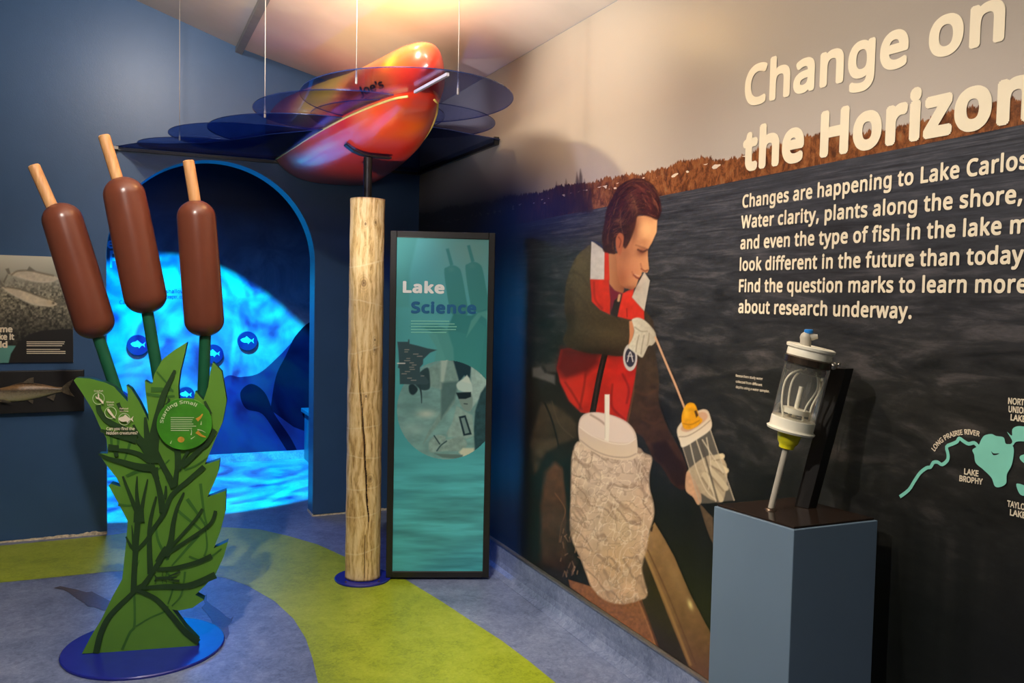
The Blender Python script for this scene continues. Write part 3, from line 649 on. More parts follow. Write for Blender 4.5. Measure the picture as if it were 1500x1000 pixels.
    p.blob(*a1([(533, 462)])[0], 8, 6, (112, 58, 42), .75, -.2); p.stroke(a1([(515, 452), (538, 462), (560, 452)]), 2.2, (60, 30, 26), 1.2, .8); p.stroke(a1([(505, 430), (530, 438), (562, 450)]), 1.6, (92, 50, 36), 1.2, .45)
    p.stroke(a1([(532, 545), (548, 556), (562, 552)]), 1.8, (110, 48, 36), 1, .8); p.stroke(a1([(528, 520), (534, 545)]), 1.4, (150, 86, 60), 1.2, .6)
    p.stroke(a1([(494, 574), (508, 588), (522, 592)]), 2.2, (110, 38, 34), .9, .9); p.stroke(a1([(498, 572), (520, 580)]), 1.0, (222, 190, 170), .8, .7); p.stroke(a1([(486, 560), (492, 580)]), 1.6, (140, 74, 52), 1.2, .6)
    # hair
    p.poly(a1([(343, 440), (338, 390), (352, 310), (360, 255), (385, 205), (415, 150), (455, 118), (505, 103), (555, 112), (600, 150), (622, 205), (630, 262), (612, 305), (575, 292), (535, 284), (512, 290), (502, 335), (482, 395), (455, 445), (440, 430), (430, 400), (415, 385), (404, 420), (404, 470), (380, 470), (350, 462)]), (54, 28, 24), 1.2, True, tex=.3, ts=.25)
    p.blob(*a1([(520, 170)])[0], 16, 12, (96, 44, 40), .6); p.blob(*a1([(490, 225)])[0], 8, 14, (140, 90, 64), .65, -.3); p.blob(*a1([(580, 240)])[0], 8, 16, (92, 40, 36), .5)
    for k, q in enumerate(([(480, 180), (500, 220), (510, 270)], [(455, 200), (480, 240), (490, 290)], [(520, 140), (560, 190), (580, 260)], [(470, 140), (420, 200), (395, 280)], [(540, 130), (590, 180), (605, 250)], [(400, 220), (380, 300), (370, 380)], [(430, 260), (430, 320), (440, 370)], [(560, 130), (604, 200), (612, 280)], [(500, 130), (540, 170), (555, 240)])):
        p.stroke(a1(q), 1.2, [(150, 104, 78), (110, 62, 50), (120, 60, 52)][k % 3], 1, .55)
    p.blob(*a1([(420, 310)])[0], 5, 4, (150, 100, 70), .6)
    ga = catmull([(x, y, 0) for x, y in a1([(345, 450), (348, 350), (375, 240), (430, 150), (505, 108), (580, 130), (622, 200), (626, 265)])], 8)
    gb = catmull([(x, y, 0) for x, y in a1([(400, 450), (410, 390), (450, 400), (485, 360), (505, 290), (540, 282), (580, 292), (612, 298)])], 8)
    rh = random.Random(3)
    for k in range(210):
        t0 = rh.uniform(0, .9); t1 = t0 + rh.uniform(.05, .16); d0 = rh.random(); d1 = min(1, max(0, d0 + rh.uniform(-.12, .25))); q = []
        for u_ in (0, .5, 1):
            t = min(t0 + (t1 - t0) * u_, 1) * (len(ga) - 1); i_ = min(int(t), len(ga) - 2); fr_ = t - i_; a_ = ga[i_].lerp(ga[i_ + 1], fr_); b_ = gb[i_].lerp(gb[i_ + 1], fr_); d_ = d0 + (d1 - d0) * u_; c_ = a_.lerp(b_, d_ * .92); q.append((c_.x, c_.y))
        hl = .5 + .5 * math.sin(t0 * 9 + 1.2)
        cc_ = [(30, 15, 14), (40, 20, 18), (104 + 50 * hl, 62 + 34 * hl, 46 + 22 * hl), (92, 42, 34)][rh.randrange(4)]
        p.stroke(q, rh.uniform(.7, 1.5), cc_, .6, rh.uniform(.35, .75), .4)
    p.blob(*a1([(497, 350)])[0], 6, 20, (96, 54, 38), .55, .15); p.blob(*a1([(455, 470)])[0], 8, 12, (150, 90, 62), .5)
    p.blob(*a1([(470, 560)])[0], 12, 12, (190, 116, 84), .4); p.blob(*a1([(545, 415)])[0], 8, 5, (168, 104, 72), .35)
    p.poly(a1([(408, 395), (425, 370), (445, 385), (442, 430), (430, 475), (418, 470), (408, 440)]), (172, 96, 64), 1, True); p.stroke(a1([(420, 390), (432, 410), (424, 440)]), 1.4, (110, 50, 36), 1, .7)
    # wrist, glove, vest badge
    bx, by = a2([(477, 78)])[0]
    p.poly([(bx + 10.5 * math.cos(t), by + 20 * math.sin(t)) for t in np.linspace(0, 6.28, 24)], (196, 190, 186), .8); p.poly([(bx + 7.5 * math.cos(t), by + 14 * math.sin(t)) for t in np.linspace(0, 6.28, 24)], (52, 50, 66), .8)
    p.stroke([(bx - 4, by + 6), (bx, by - 8), (bx + 4, by + 6)], 1.6, (206, 200, 196), .6); p.stroke([(bx - 4, by - 2), (bx + 4, by - 2)], 1.2, (206, 200, 196), .6)
    p.poly(a1([(472, 800), (494, 798), (496, 850), (486, 905), (468, 928), (474, 870)]), (200, 132, 92), .8)
    p.poly(a1([(486, 792), (515, 783), (545, 795), (575, 822), (600, 858), (602, 895), (585, 918), (566, 922), (552, 950), (536, 978), (512, 965), (484, 945), (468, 925), (486, 890), (497, 850), (490, 815)]), grad((214, 208, 188), (178, 168, 148), 'x', 920, 962), .9, True, tex=.06, ts=.3)
    for q in ([(520, 870), (510, 910), (505, 950)], [(545, 870), (535, 920), (530, 960)], [(570, 860), (566, 895), (560, 920)], [(500, 830), (530, 850), (560, 850)]): p.stroke(a1(q), 1.5, (140, 130, 112), 1, .7)
    # cord
    p.stroke([(960, 494), (975, 530), (990, 565), (1003, 598)], 3.0, (206, 160, 124), .7)
    # lower gloved hand behind the clear tube
    p.poly(a2([(755, 640), (790, 600), (850, 560), (900, 555), (930, 570), (950, 620), (945, 720), (925, 780), (870, 770), (820, 740), (825, 780), (808, 795), (780, 750), (748, 720)]), (192, 170, 136), 1, True, tex=.12, ts=.2)
    for q in ([(860, 620), (900, 660), (945, 715)], [(840, 650), (880, 710), (920, 770)], [(880, 590), (915, 610), (945, 630)], [(900, 565), (925, 560)]):
        p.stroke(a2(q), 8, (226, 206, 166), 1); p.stroke(a2([(x - 12, y + 16) for x, y in q]), 1.6, (120, 96, 70), 1, .7)
    p.poly(a2([(752, 640), (775, 650), (820, 740), (822, 780), (806, 795), (785, 760), (750, 725)]), (206, 160, 124), 1, True, tex=.1)
    p.poly(a2([(815, 790), (880, 860), (885, 990), (868, 960), (840, 880)]), (96, 78, 58), 1.2, tex=.15)
    p.poly(a2([(733, 515), (868, 430), (985, 775), (930, 780), (860, 790), (815, 790)]), (150, 140, 124), 1, alpha=.32)
    p.stroke(a2([(868, 430), (985, 775)]), 1.6, (196, 180, 156), .7, .8); p.stroke(a2([(733, 515), (815, 780)]), 1.4, (186, 170, 150), .7, .7)
    for q in ([(800, 480), (840, 600), (895, 780)], [(770, 500), (800, 620), (850, 730), (900, 775)], [(850, 470), (870, 600), (860, 720)], [(830, 480), (880, 560), (930, 640)]):
        p.stroke(a2(q), 1.8, (216, 200, 170), .7, .8)
    p.stroke(a2([(820, 480), (905, 780)]), 2.6, (84, 76, 66), .8, .8)
    p.blob(*a2([(790, 550)])[0], 8, 9, (200, 196, 186), .6)
    p.poly(a2([(706, 445), (715, 410), (760, 365), (820, 334), (850, 334), (866, 360), (872, 425), (800, 480), (735, 516), (720, 490)]), grad((214, 190, 160), (232, 220, 198), 'y', 600, 655), .9, True)
    p.poly(a2([(725, 430), (745, 395), (800, 352), (840, 345), (855, 370), (815, 410), (760, 440)]), (200, 150, 116), 1, True, alpha=.8)
    p.stroke(a2([(716, 465), (760, 460), (820, 425), (868, 385)]), 1.4, (150, 128, 104), .8, .8)
    p.poly(a2([(733, 345), (752, 308), (775, 298), (795, 310), (808, 345), (812, 365), (830, 385), (805, 412), (770, 428), (740, 424), (728, 385)]), (228, 158, 18), .8, True, tex=.1)
    p.poly(a2([(790, 340), (800, 335), (810, 360), (800, 372)]), (70, 44, 20), .8); p.blob(*a2([(750, 350)])[0], 4, 8, (250, 196, 60), .7); p.stroke(a2([(735, 400), (775, 405), (815, 385)]), 1.4, (168, 104, 12), .8, .8)
    # plank, gunwale
    p.poly(a3([(640, 300), (700, 300), (780, 560), (900, 820), (1010, 1000), (900, 960), (740, 800), (640, 560)]), (40, 30, 22), 1.5, tex=.15)
    p.poly(a3([(270, 440), (400, 480), (640, 470), (690, 620), (760, 830), (740, 830), (500, 640), (280, 480)]), (146, 92, 56), 1.2, tex=.2, ts=.3)
    p.stroke(a3([(650, 530), (700, 650), (755, 800)]), 2.2, (96, 56, 34), .8); p.stroke(a3([(640, 540), (690, 660), (742, 800)]), 1.2, (186, 128, 84), .7, .8)
    p.poly(a3([(672, 280), (720, 160), (736, 130), (790, 220), (840, 310), (930, 520), (1040, 730), (1080, 850), (1080, 1060), (1020, 990), (920, 910), (860, 760), (800, 610), (720, 400)]), grad((158, 122, 76), (104, 70, 48), 'y', 760, 980), 1, tex=.12, ts=.12)
    p.stroke(a3([(680, 290), (780, 520), (860, 720), (930, 900)]), 4.2, (176, 134, 80), 1.6, .7); p.stroke(a3([(700, 280), (800, 500), (890, 720), (960, 900)]), 1.6, (92, 58, 38), 1, .8)
    p.blob(*a3([(930, 575)])[0], 3.5, 8, (250, 232, 150), .9, -.35); p.blob(*a3([(850, 430)])[0], 8, 40, (176, 142, 94), .4, -.45)
    p.poly(a3([(705, 165), (730, 150), (722, 180)]), (40, 26, 20), .8)
    # wrapped bucket
    p.poly(a2([(190, 600), (200, 530), (226, 488), (300, 520), (500, 515), (545, 545), (583, 568), (570, 650), (572, 720), (590, 790), (592, 850), (570, 930), (560, 1000), (535, 1100), (545, 1160), (560, 1240), (500, 1270), (430, 1282), (350, 1260), (290, 1200), (262, 1130), (235, 1060), (190, 960), (182, 880), (186, 760)]), grad((200, 174, 152), (216, 176, 140), 'y', 660, 880), 1.5, True, tex=.22, ts=.05, seed=9)
    p.poly(a2([(228, 520), (500, 560), (508, 640), (480, 760), (400, 800), (300, 760), (235, 660)]), (216, 192, 172), 9, alpha=.85)
    p.blob(*a2([(420, 900)])[0], 34, 50, (222, 196, 160), .7); p.blob(*a2([(400, 1060)])[0], 30, 32, (214, 176, 132), .55); p.blob(*a2([(300, 900)])[0], 18, 50, (200, 176, 156), .5)
    rs = random.Random(5)
    bag = a2([(190, 600), (200, 530), (226, 488), (300, 520), (500, 515), (545, 545), (583, 568), (570, 650), (572, 720), (590, 790), (592, 850), (570, 930), (560, 1000), (535, 1100), (545, 1160), (560, 1240), (500, 1270), (430, 1282), (350, 1260), (290, 1200), (262, 1130), (235, 1060), (190, 960), (182, 880), (186, 760)])
    def crinkle(lo, pw, sx, sy, seed, sh=0.0):
        def f(x, y):
            wx_ = fbm(x * .04, y * .04, seed + 7) * .7; n = fbm(x * sx + y * sh + wx_, y * sy + wx_, seed, 2); return np.clip((1 - np.abs(2 * n - 1) - lo) / (1 - lo), 0, 1) ** pw
        return f
    for (cf, col, al) in ((crinkle(.86, 1.0, .045, .018, 31, .01), (236, 212, 184), .6), (crinkle(.86, 1.0, .05, .03, 44, -.03), (132, 104, 86), .5), (crinkle(.90, 1.0, .12, .08, 57, .04), (250, 234, 210), .55), (crinkle(.90, 1.0, .1, .12, 63), (134, 106, 88), .35)):
        q = Painter(X, Y); q.poly(bag, (255, 255, 255), 2, True); idx = np.nonzero(q.a > 0)[0]
        k = (q.a[idx] * cf(X[idx], Y[idx]) * al)[:, None]; p.c[idx] = p.c[idx] * (1 - k) + np.array(col) * k
    p.poly(a2([(225, 400), (240, 365), (275, 347), (335, 347), (420, 370), (480, 410), (508, 465), (508, 560), (460, 578), (380, 572), (300, 540), (240, 500), (225, 460)]), grad((214, 190, 182), (226, 204, 178), 'y', 608, 665), .9, True)
    p.poly(a2([(230, 410), (245, 372), (280, 352), (335, 352), (415, 375), (470, 412), (498, 465), (470, 492), (400, 492), (320, 470), (255, 440)]), (232, 212, 200), 1, True)
    p.stroke(a2([(232, 480), (300, 530), (380, 560), (460, 565), (505, 548)]), 1.6, (176, 150, 132), 1, .8); p.stroke(a2([(228, 415), (290, 460), (380, 495), (460, 500), (502, 475)]), 1.0, (248, 236, 222), .8, .8)
    p.stroke(a2([(285, 358), (330, 385), (362, 412)]), 2.6, (150, 120, 104), 1.4, .7)
    p.poly(a2([(352, 258), (377, 258), (376, 410), (372, 490), (352, 482)]), (240, 230, 214), .7); p.stroke(a2([(354, 262), (354, 470)]), 1, (198, 180, 164), .6, .6)
    p.poly(a2([(115, 900), (140, 870), (185, 860), (190, 980), (215, 1080), (190, 1140), (165, 1100), (150, 1040)]), (70, 50, 42), 3, alpha=.5, tex=.3)
    for q in ([(300, -40), (260, 20), (215, 80)],): pass
    for k in range(26):
        x = 822 + rs.random() * 26; y = 770 + rs.random() * 70; p.stroke([(x, y), (x + rs.uniform(-4, 5), y + rs.uniform(2, 9))], 1.1, (206, 160, 130), .9, .55)
    return p
# sheet of ink cells over the mural: y from 4.2 to 2.25, z .15 to 2.1
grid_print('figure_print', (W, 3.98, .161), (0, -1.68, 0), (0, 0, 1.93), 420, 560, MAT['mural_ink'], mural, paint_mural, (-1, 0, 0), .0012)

wx = lambda x, y: onx(x, y, W)
OUT = (-1, 0, 0); UPZ = (0, 0, 1)
def mt(s, a, b, cap, bold, partial=None, sp=1.0, mat='print_cream', name='lettering'):
    A, B = wx(*a), wx(*b); return text_on(name, s, A, B, MAT[mat], mural, UPZ, OUT, cap, bold, partial, sp, .0018)
mt('Change on', (1091, 155), (1472, 55), .118, .034, sp=1.06)
mt('the Horizon', (1088, 248), (1502, 172), .118, .046, 'the Horizor', 1.08)
mt('Changes are happening to Lake Carlos.', (1088, 304), (1491, 248), .0395, .03, 'Changes are happening to Lake Carlo', 1.07)
mt('Water clarity, plants along the shore,', (1086, 334), (1498, 296), .0395, .03, sp=1.07)
mt('and even the type of fish in the lake may', (1085, 364.5), (1496, 341), .0395, .03, 'and even the type of fish in the lake n', 1.07)
mt('look different in the future than today.', (1084, 396), (1500, 385), .0395, .03, 'look different in the future than today', 1.07)
mt('Find the question marks to learn more', (1083, 427), (1506, 428), .0395, .03, sp=1.07)
mt('about research underway.', (1082, 457.5), (1336, 466), .0395, .03, sp=1.07)
mt('Researchers study water', (1078.5, 551.5), (1118, 556.5), .0082, .012); mt('collected from different', (1078.5, 560), (1117, 565.5), .0082, .012)
mt('depths using a water sampler.', (1078.5, 568), (1128, 575), .0082, .012)
mt('LAKE', (1413, 694), (1434, 697.5), .0138, .03); mt('BROPHY', (1406, 704), (1440, 709.5), .0138, .03)
mt('NORTH', (1477.5, 591), (1507, 594), .0138, .03); mt('UNION', (1478, 603), (1506, 606), .0138, .03); mt('LAKE', (1481, 615), (1503, 618), .0138, .03)
mt('TAYLOR', (1476, 741), (1508, 748), .0138, .03); mt('LAKE', (1480, 754), (1503, 759), .0138, .03)
# curved river name
V, F = text2d('LONG PRAIRIE RIVER', .025)
path = [wx(*q) for q in ((1370, 661.5), (1376, 653), (1384, 646), (1395, 640), (1409, 636.5), (1422, 636), (1436, 639))]; path = catmull(path, 6)
cum = [0]
for i in range(1, len(path)): cum.append(cum[-1] + (path[i] - path[i - 1]).length)
def onpath(t):
    s = t * cum[-1]
    for i in range(1, len(cum)):
        if cum[i] >= s - 1e-9:
            k = (s - cum[i - 1]) / (cum[i] - cum[i - 1]); d = (path[i] - path[i - 1]).normalized(); return path[i - 1].lerp(path[i], k), d
P = []; wv = V[:, 0].max()
for x, y, e in V:
    b, d = onpath(min(max(x / wv, 0), 1)); nrm = Vector((0, -d.z, d.y)) * (1 if d.y < 0 else 1)
    nrm = Vector((0, d.z, -d.y));  P.append(b + nrm * (y * .021) + Vector(OUT) * (.003 + e))
obj('lettering', P, F, MAT['print_cream'], mural)
def flat_stroke(name, pts, w, mat, parent, plane, nrm, lift, w2=None, smooth=6, end=None):
    """tapered flat ribbon drawn on a plane"""
    P = [plane(x, y) for x, y in pts]; P = catmull(P, smooth) if smooth else P; n = Vector(nrm); v = []; f = []; N = len(P)
    for i, p in enumerate(P):
        d = (P[min(i + 1, N - 1)] - P[max(i - 1, 0)]).normalized(); s = d.cross(n).normalized(); t = i / (N - 1)
        ww = (w + ((w2 if w2 is not None else w) - w) * t) / 2
        v += [p + s * ww + n * lift, p - s * ww + n * lift]
    for i in range(N - 1): f.append((2 * i, 2 * i + 1, 2 * i + 3, 2 * i + 2))
    if parent is None: return v, f
    return obj(name, v, f, mat, parent)
cc = lambda L_: [(1300 + x * .24, 560 + y * .24) for x, y in L_]
flat_stroke('river_print', cc([(80, 697), (135, 655), (170, 600), (205, 550), (245, 520), (268, 516), (285, 488), (312, 486), (338, 500), (370, 475), (375, 440), (366, 392), (400, 375), (430, 360), (443, 340), (470, 358), (500, 374), (535, 368), (560, 392)]), .009, MAT['print_teal'], mural, wx, OUT, .003, smooth=3)
def flat_poly(name, pts, mat, parent, plane, nrm, lift, smooth=5):
    P = [plane(x, y) for x, y in pts]; P = catmull(P, smooth, True) if smooth else P
    P = [p + Vector(nrm) * lift for p in P]; return obj(name, P, [tuple(range(len(P)))], mat, parent)
flat_poly('lake_print', cc([(525, 410), (560, 385), (580, 345), (600, 322), (640, 314), (670, 326), (715, 335), (728, 372), (760, 378), (778, 410), (765, 500), (735, 560), (730, 615), (690, 638), (660, 630), (640, 580), (590, 530), (545, 490), (535, 440)]), MAT['print_teal'], mural, wx, OUT, .0035)
flat_poly('lake_print', cc([(730, 385), (770, 385), (790, 362), (850, 360), (1000, 380), (1000, 280), (860, 270), (800, 266), (768, 285), (765, 325), (735, 300), (765, 350), (762, 372)]), MAT['print_teal'], mural, wx, OUT, .0032, 3)
flat_poly('lake_print', cc([(640, 418), (655, 432), (690, 432), (668, 442), (650, 440)]), MAT['print_black'], mural, wx, OUT, .004, 3)
flat_poly('lake_print', cc([(812, 460), (832, 440), (900, 440), (900, 520), (840, 492)]), MAT['print_teal'], mural, wx, OUT, .0035, 3)
flat_poly('lake_print', cc([(792, 620), (815, 618), (850, 630), (900, 640), (900, 690), (830, 690), (805, 665)]), MAT['print_teal'], mural, wx, OUT, .0035, 3)

# ================================================================== CATTAIL SCULPTURE
cpos = Vector((.09, 3.86, 0))
cat = thing('cattail_sculpture', 'painted cattail cutout sculpture with three brown heads above green leaves on a blue disc', 'sculpture', cpos)
lathe('base', cpos, (0, 0, 1), [(0, .318), (.008, .32), (.012, .316)], MAT['base_blue'], cat, 72)
p0 = onz(120, 958, .012); p1 = onz(292, 945, .012); du = (p1 - p0).normalized(); nrm = du.cross(Vector((0, 0, 1))).normalized()
if nrm.y > 0: nrm = -nrm
LP = lambda x, y: onpl(x, y, p0, nrm)
leaf = [(120, 957), (133, 932), (148, 908), (165, 873), (179, 848), (182, 820), (185, 792), (187, 763), (173, 736), (159, 711), (162, 708), (177, 713), (171, 700), (156, 681), (145, 664), (158, 664), (156, 642), (146, 624), (136, 601), (122, 578), (108, 557), (112, 553), (132, 554), (154, 560), (167, 566), (187, 588), (187, 574), (185, 564), (192, 569), (205, 590), (218, 617), (216, 596), (213, 572), (212, 557), (218, 561), (223, 562), (226, 548), (238, 526), (256, 512), (274, 501), (270, 520), (264, 544), (261, 566), (262, 585), (284, 585), (286, 573), (298, 586), (305, 566), (308, 544), (312, 530), (325, 544), (332, 586), (326, 618), (310, 656), (300, 680), (322, 673), (320, 690), (314, 706), (304, 728), (331, 718), (330, 750), (322, 780), (313, 803), (334, 793), (328, 814), (316, 840), (300, 858), (286, 871), (299, 878), (282, 890), (262, 894), (252, 892), (271, 918), (291, 939), (288, 948)]
fr = [LP(x, y) for x, y in leaf]; TL = .05; bk = [p - nrm * TL for p in fr]; n = len(fr)
o = obj('leaf_panel', fr + bk, [tuple(range(n)), tuple(reversed(range(n, 2 * n)))] + [(i, n + i, n + (i + 1) % n, (i + 1) % n) for i in range(n)], None, cat, mats=[MAT['leaf'], MAT['leaf_edge']], mi=[0, 1] + [1] * n)
bm = bmesh.new(); bm.from_mesh(o.data); bmesh.ops.recalc_face_normals(bm, faces=bm.faces); bm.to_mesh(o.data); bm.free()
# printed water plants on the leaves: faint ones below, dark ones above
q5 = lambda L_: [(120 + x / 3.57, 680 + y / 3.57) for x, y in L_]
q3 = lambda L_: [(90 + x / 6.247, 540 + y / 6.247) for x, y in L_]
q4 = lambda L_: [(210 + x / 5., 490 + y / 5.) for x, y in L_]
def plants(name, lst, mat, lift):
    for k, (pts, w, w2) in enumerate(lst): flat_stroke(name, pts, w * .0031, mat, cat, LP, nrm, lift + k * .00006, w2 * .0031)
faint = [(q5([(275, 850), (360, 800), (430, 770), (450, 740)]), 2, 3), (q5([(210, 970), (250, 880), (275, 840), (275, 700)]), 3.5, 3), (q5([(275, 700), (270, 600), (300, 500)]), 3, 1), (q5([(450, 500), (400, 400), (390, 320), (420, 250)]), 4, 2), (q5([(470, 530), (540, 450), (610, 370)]), 2, 5), (q5([(550, 180), (600, 250), (660, 340)]), 5, 2), (q5([(500, 240), (560, 290), (620, 340)]), 4, 3), (q5([(640, 300), (655, 420), (640, 480)]), 2, 3), (q5([(620, 100), (640, 260), (660, 330)]), 4, 2), (q5([(190, 210), (250, 215), (300, 200)]), 4, 2), (q5([(230, 60), (300, 30), (380, 30)]), 3, 2), (q5([(440, 560), (480, 620), (450, 730)]), 3, 2), (q5([(540, 560), (520, 680), (470, 740)]), 3, 2),
         (q3([(455, 610), (460, 690), (475, 760)]), 4, 2), (q3([(515, 610), (520, 680), (500, 760)]), 4, 2), (q3([(640, 640), (610, 740), (580, 830)]), 4, 2), (q3([(600, 985), (700, 945), (880, 920), (990, 830)]), 3, 2), (q3([(780, 235), (880, 240), (1000, 260)]), 4, 1), (q3([(820, 190), (900, 190), (960, 200)]), 7, 5), (q4([(20, 430), (110, 450), (230, 450)]), 3, 3), (q4([(60, 400), (150, 400), (220, 410)]), 6, 3), (q4([(100, 270), (160, 340), (220, 420)]), 2, 2), (q4([(470, 900), (380, 960), (300, 990)]), 2, 3), (q5([(560, 480), (640, 500), (730, 440)]), 3, 2)]
dark = [(q5([(75, 985), (100, 880), (150, 785), (250, 685), (300, 640)]), 8, 5), (q5([(610, 925), (540, 870), (480, 800), (400, 710), (330, 670), (280, 655)]), 8, 5), (q5([(270, 665), (275, 560), (282, 440), (290, 330), (300, 240)]), 7, 7), (q5([(290, 250), (250, 150), (215, 60)]), 6, 2.5), (q5([(300, 260), (288, 150), (290, 60)]), 7, 1.5), (q5([(308, 260), (325, 170), (345, 75)]), 6, 1.5), (q5([(280, 440), (255, 420), (232, 375)]), 5, 2), (q5([(275, 450), (268, 380), (262, 315)]), 5, .8), (q5([(285, 450), (340, 390), (370, 340), (430, 255), (470, 160), (560, 80), (640, 10)]), 4, 7),
        (q5([(360, 570), (355, 460), (355, 330), (370, 240), (390, 165)]), 8, 2.5), (q5([(290, 660), (350, 590), (390, 530), (440, 450), (470, 420)]), 5, 7), (q5([(440, 480), (465, 400), (480, 300), (500, 220), (535, 145)]), 9, 2.5), (q5([(455, 440), (520, 370), (590, 290), (632, 230)]), 4, 4), (q5([(450, 460), (560, 390), (670, 310), (700, 240)]), 5, 4.5), (q5([(390, 545), (480, 540), (600, 510), (680, 475)]), 5, 7), (q5([(300, 645), (420, 635), (560, 630), (700, 575)]), 4, 10), (q5([(400, 510), (420, 470), (445, 430)]), 9, 7), (q5([(280, 650), (340, 610), (390, 520)]), 7, 4), (q5([(425, 250), (410, 150), (385, 50), (370, -10)]), 9, 4), (q5([(480, 120), (450, 60), (420, -20)]), 8, 4), (q5([(485, 110), (495, 40), (500, -40)]), 8, 3), (q5([(432, 180), (440, 140), (440, 110)]), 5, 2), (q5([(300, 300), (300, 250), (305, 230)]), 14, 10),
        (q3([(345, 775), (430, 815), (560, 850), (700, 890), (850, 905)]), 3, 11), (q3([(515, 740), (600, 745), (720, 780), (820, 850)]), 4, 7), (q3([(800, 690), (720, 620), (660, 510), (600, 600)][:3]), 6, 3), (q3([(690, 640), (600, 620), (500, 600), (360, 560)]), 12, 4), (q3([(700, 640), (750, 700), (800, 790)]), 8, 8), (q3([(340, 330), (350, 380), (400, 450), (470, 500), (600, 560), (690, 610)]), 6, 8), (q3([(520, 310), (540, 350), (570, 380)]), 5, 2), (q3([(840, 860), (840, 700), (870, 520), (900, 380), (940, 230), (1010, 80), (1040, 10)]), 16, 3), (q3([(800, 700), (780, 560), (770, 440)]), 10, 3), (q3([(870, 760), (930, 880), (1000, 1000)]), 7, 7), (q3([(850, 900), (860, 960), (880, 1010)]), 10, 6), (q3([(430, 715), (480, 720), (530, 720)]), 9, 7), (q3([(500, 760), (510, 800)]), 6, 4), (q3([(960, 330), (985, 300), (990, 270)]), 4, 2),
        (q4([(255, 990), (255, 900), (250, 835)]), 8, 8), (q4([(280, 960), (350, 900), (440, 810), (520, 690)]), 8, 5), (q4([(260, 980), (300, 900), (330, 850)]), 4, 4), (q4([(490, 580), (470, 530), (450, 485)]), 6, 3), (q4([(180, 500), (185, 480), (182, 455)]), 3, 1), (q4([(530, 700), (470, 790), (440, 815)]), 5, 7)]
plants('plant_print', faint, MAT['vein_mid'], .0008); plants('plant_print', dark, MAT['vein_dark'], .006)
# hidden crayfish silhouette
V_, F_ = [], []
for k, (pts, w, w2) in enumerate([(q5([(385, 590), (420, 590), (460, 590)]), 3, 5), (q5([(450, 590), (480, 588), (500, 585)]), 4, 1), (q5([(455, 580), (485, 570), (515, 555)]), 1, 4), (q5([(455, 600), (485, 605), (512, 605)]), 1, 4), (q5([(420, 580), (425, 560)]), .8, .8), (q5([(440, 580), (445, 560)]), .8, .8), (q5([(420, 600), (425, 618)]), .8, .8), (q5([(440, 600), (445, 618)]), .8, .8), (q5([(382, 575), (390, 590), (382, 608)]), 2, 2)]):
    v, f = flat_stroke('', pts, w * .0031, None, None, LP, nrm, .009 + k * .0001, w2 * .0031); b = len(V_); V_ += v; F_ += [tuple(b + i for i in q) for q in f]
obj('crayfish_print', V_, F_, MAT['vein_dark'], cat)
# three icons with names
def ring(cx, cy, r, w, mat, lift, parent=cat, plane=LP, nn=None, name='icon_ring'):
    nn = nn or nrm; N = 40; v = []
    for k in range(N):
        a = 2 * math.pi * k / N; v += [plane(cx + r * math.cos(a), cy + r * math.sin(a)) + nn * lift, plane(cx + (r - w) * math.cos(a), cy + (r - w) * math.sin(a)) + nn * lift]
    return obj(name, v, [(2 * k, 2 * ((k + 1) % N), 2 * ((k + 1) % N) + 1, 2 * k + 1) for k in range(N)], mat, parent)
LI_ = .0115
for cx, cy in q3([(345, 268), (455, 397), (580, 457)]): ring(cx, cy, 8.8, .8, MAT['print_pale'], LI_)
flat_poly('icon_print', fishpoly(*q3([(595, 457)])[0], 11, 0, 1), MAT['print_cream'], cat, LP, nrm, LI_ + .001, 3)
flat_poly('icon_print', q3([(425, 365), (440, 362), (465, 395), (490, 430), (503, 450), (480, 440), (450, 410), (430, 385)]), MAT['print_cream'], cat, LP, nrm, LI_ + .001, 3)
flat_poly('icon_print', q3([(385, 318), (360, 290), (345, 275), (325, 270), (318, 245), (330, 255), (340, 258), (338, 235), (345, 220), (352, 240), (352, 260), (375, 280), (392, 305)]), MAT['print_cream'], cat, LP, nrm, LI_ + .001, 2)
def lt(s, a, b, cap, bold, mat='print_cream'): text_on('lettering', s, LP(*a), LP(*b), MAT[mat], cat, UPZ, nrm, cap, bold, lift=LI_ + .0015)
lt('Crayfish', q3([(305, 206)])[0], q3([(387, 206)])[0], .0065, .01); lt('Ribbon', q3([(418, 308)])[0], q3([(487, 308)])[0], .0065, .01); lt('Leech', q3([(427, 332)])[0], q3([(483, 332)])[0], .0065, .01)
lt('Fathead', q3([(540, 367)])[0], q3([(616, 367)])[0], .0065, .01); lt('Minnow', q3([(540, 390)])[0], q3([(618, 390)])[0], .0065, .01)
lt('Can you find the', q3([(418, 556)])[0], q3([(675, 556)])[0], .0115, .022); lt('hidden creatures?', q3([(418, 596)])[0], q3([(703, 594)])[0], .0115, .022)
# round sign on the leaves
dc = LP(271, 620); dr = 38 / FOC * (dc - Oc).dot(Fw)
sd = lathe('round_sign', dc + nrm * .009, nrm, [(0, dr), (.008, dr), (.009, dr * .99)], MAT['disc_green'], cat, 64); sl = .0195
V, F = text2d('Starting Small', .02, 1.05); wv = V[:, 0].max(); P = []
for x, y, e in V:
    a = math.radians(188 - 150 * (x / wv)) if True else 0
    a = math.radians(176 - 118 * (x / wv)); r = 31.0 + y * 8.2; P.append(LP(271 + r * math.cos(a), 621 - r * math.sin(a)) + nrm * (sl + e))
starting = obj('lettering', P, F, MAT['print_pale'], cat)
for k in range(7):
    x1 = [285, 283, 282, 284, 288, 282, 278][k]; y = 610.5 + k * 3.1
    flat_stroke('text_line', [(251, y), ((251 + x1) / 2, y), (x1, y)], .0026, MAT['vein_mid'] if 0 else MAT['print_pale'], cat, LP, nrm, sl, smooth=0)
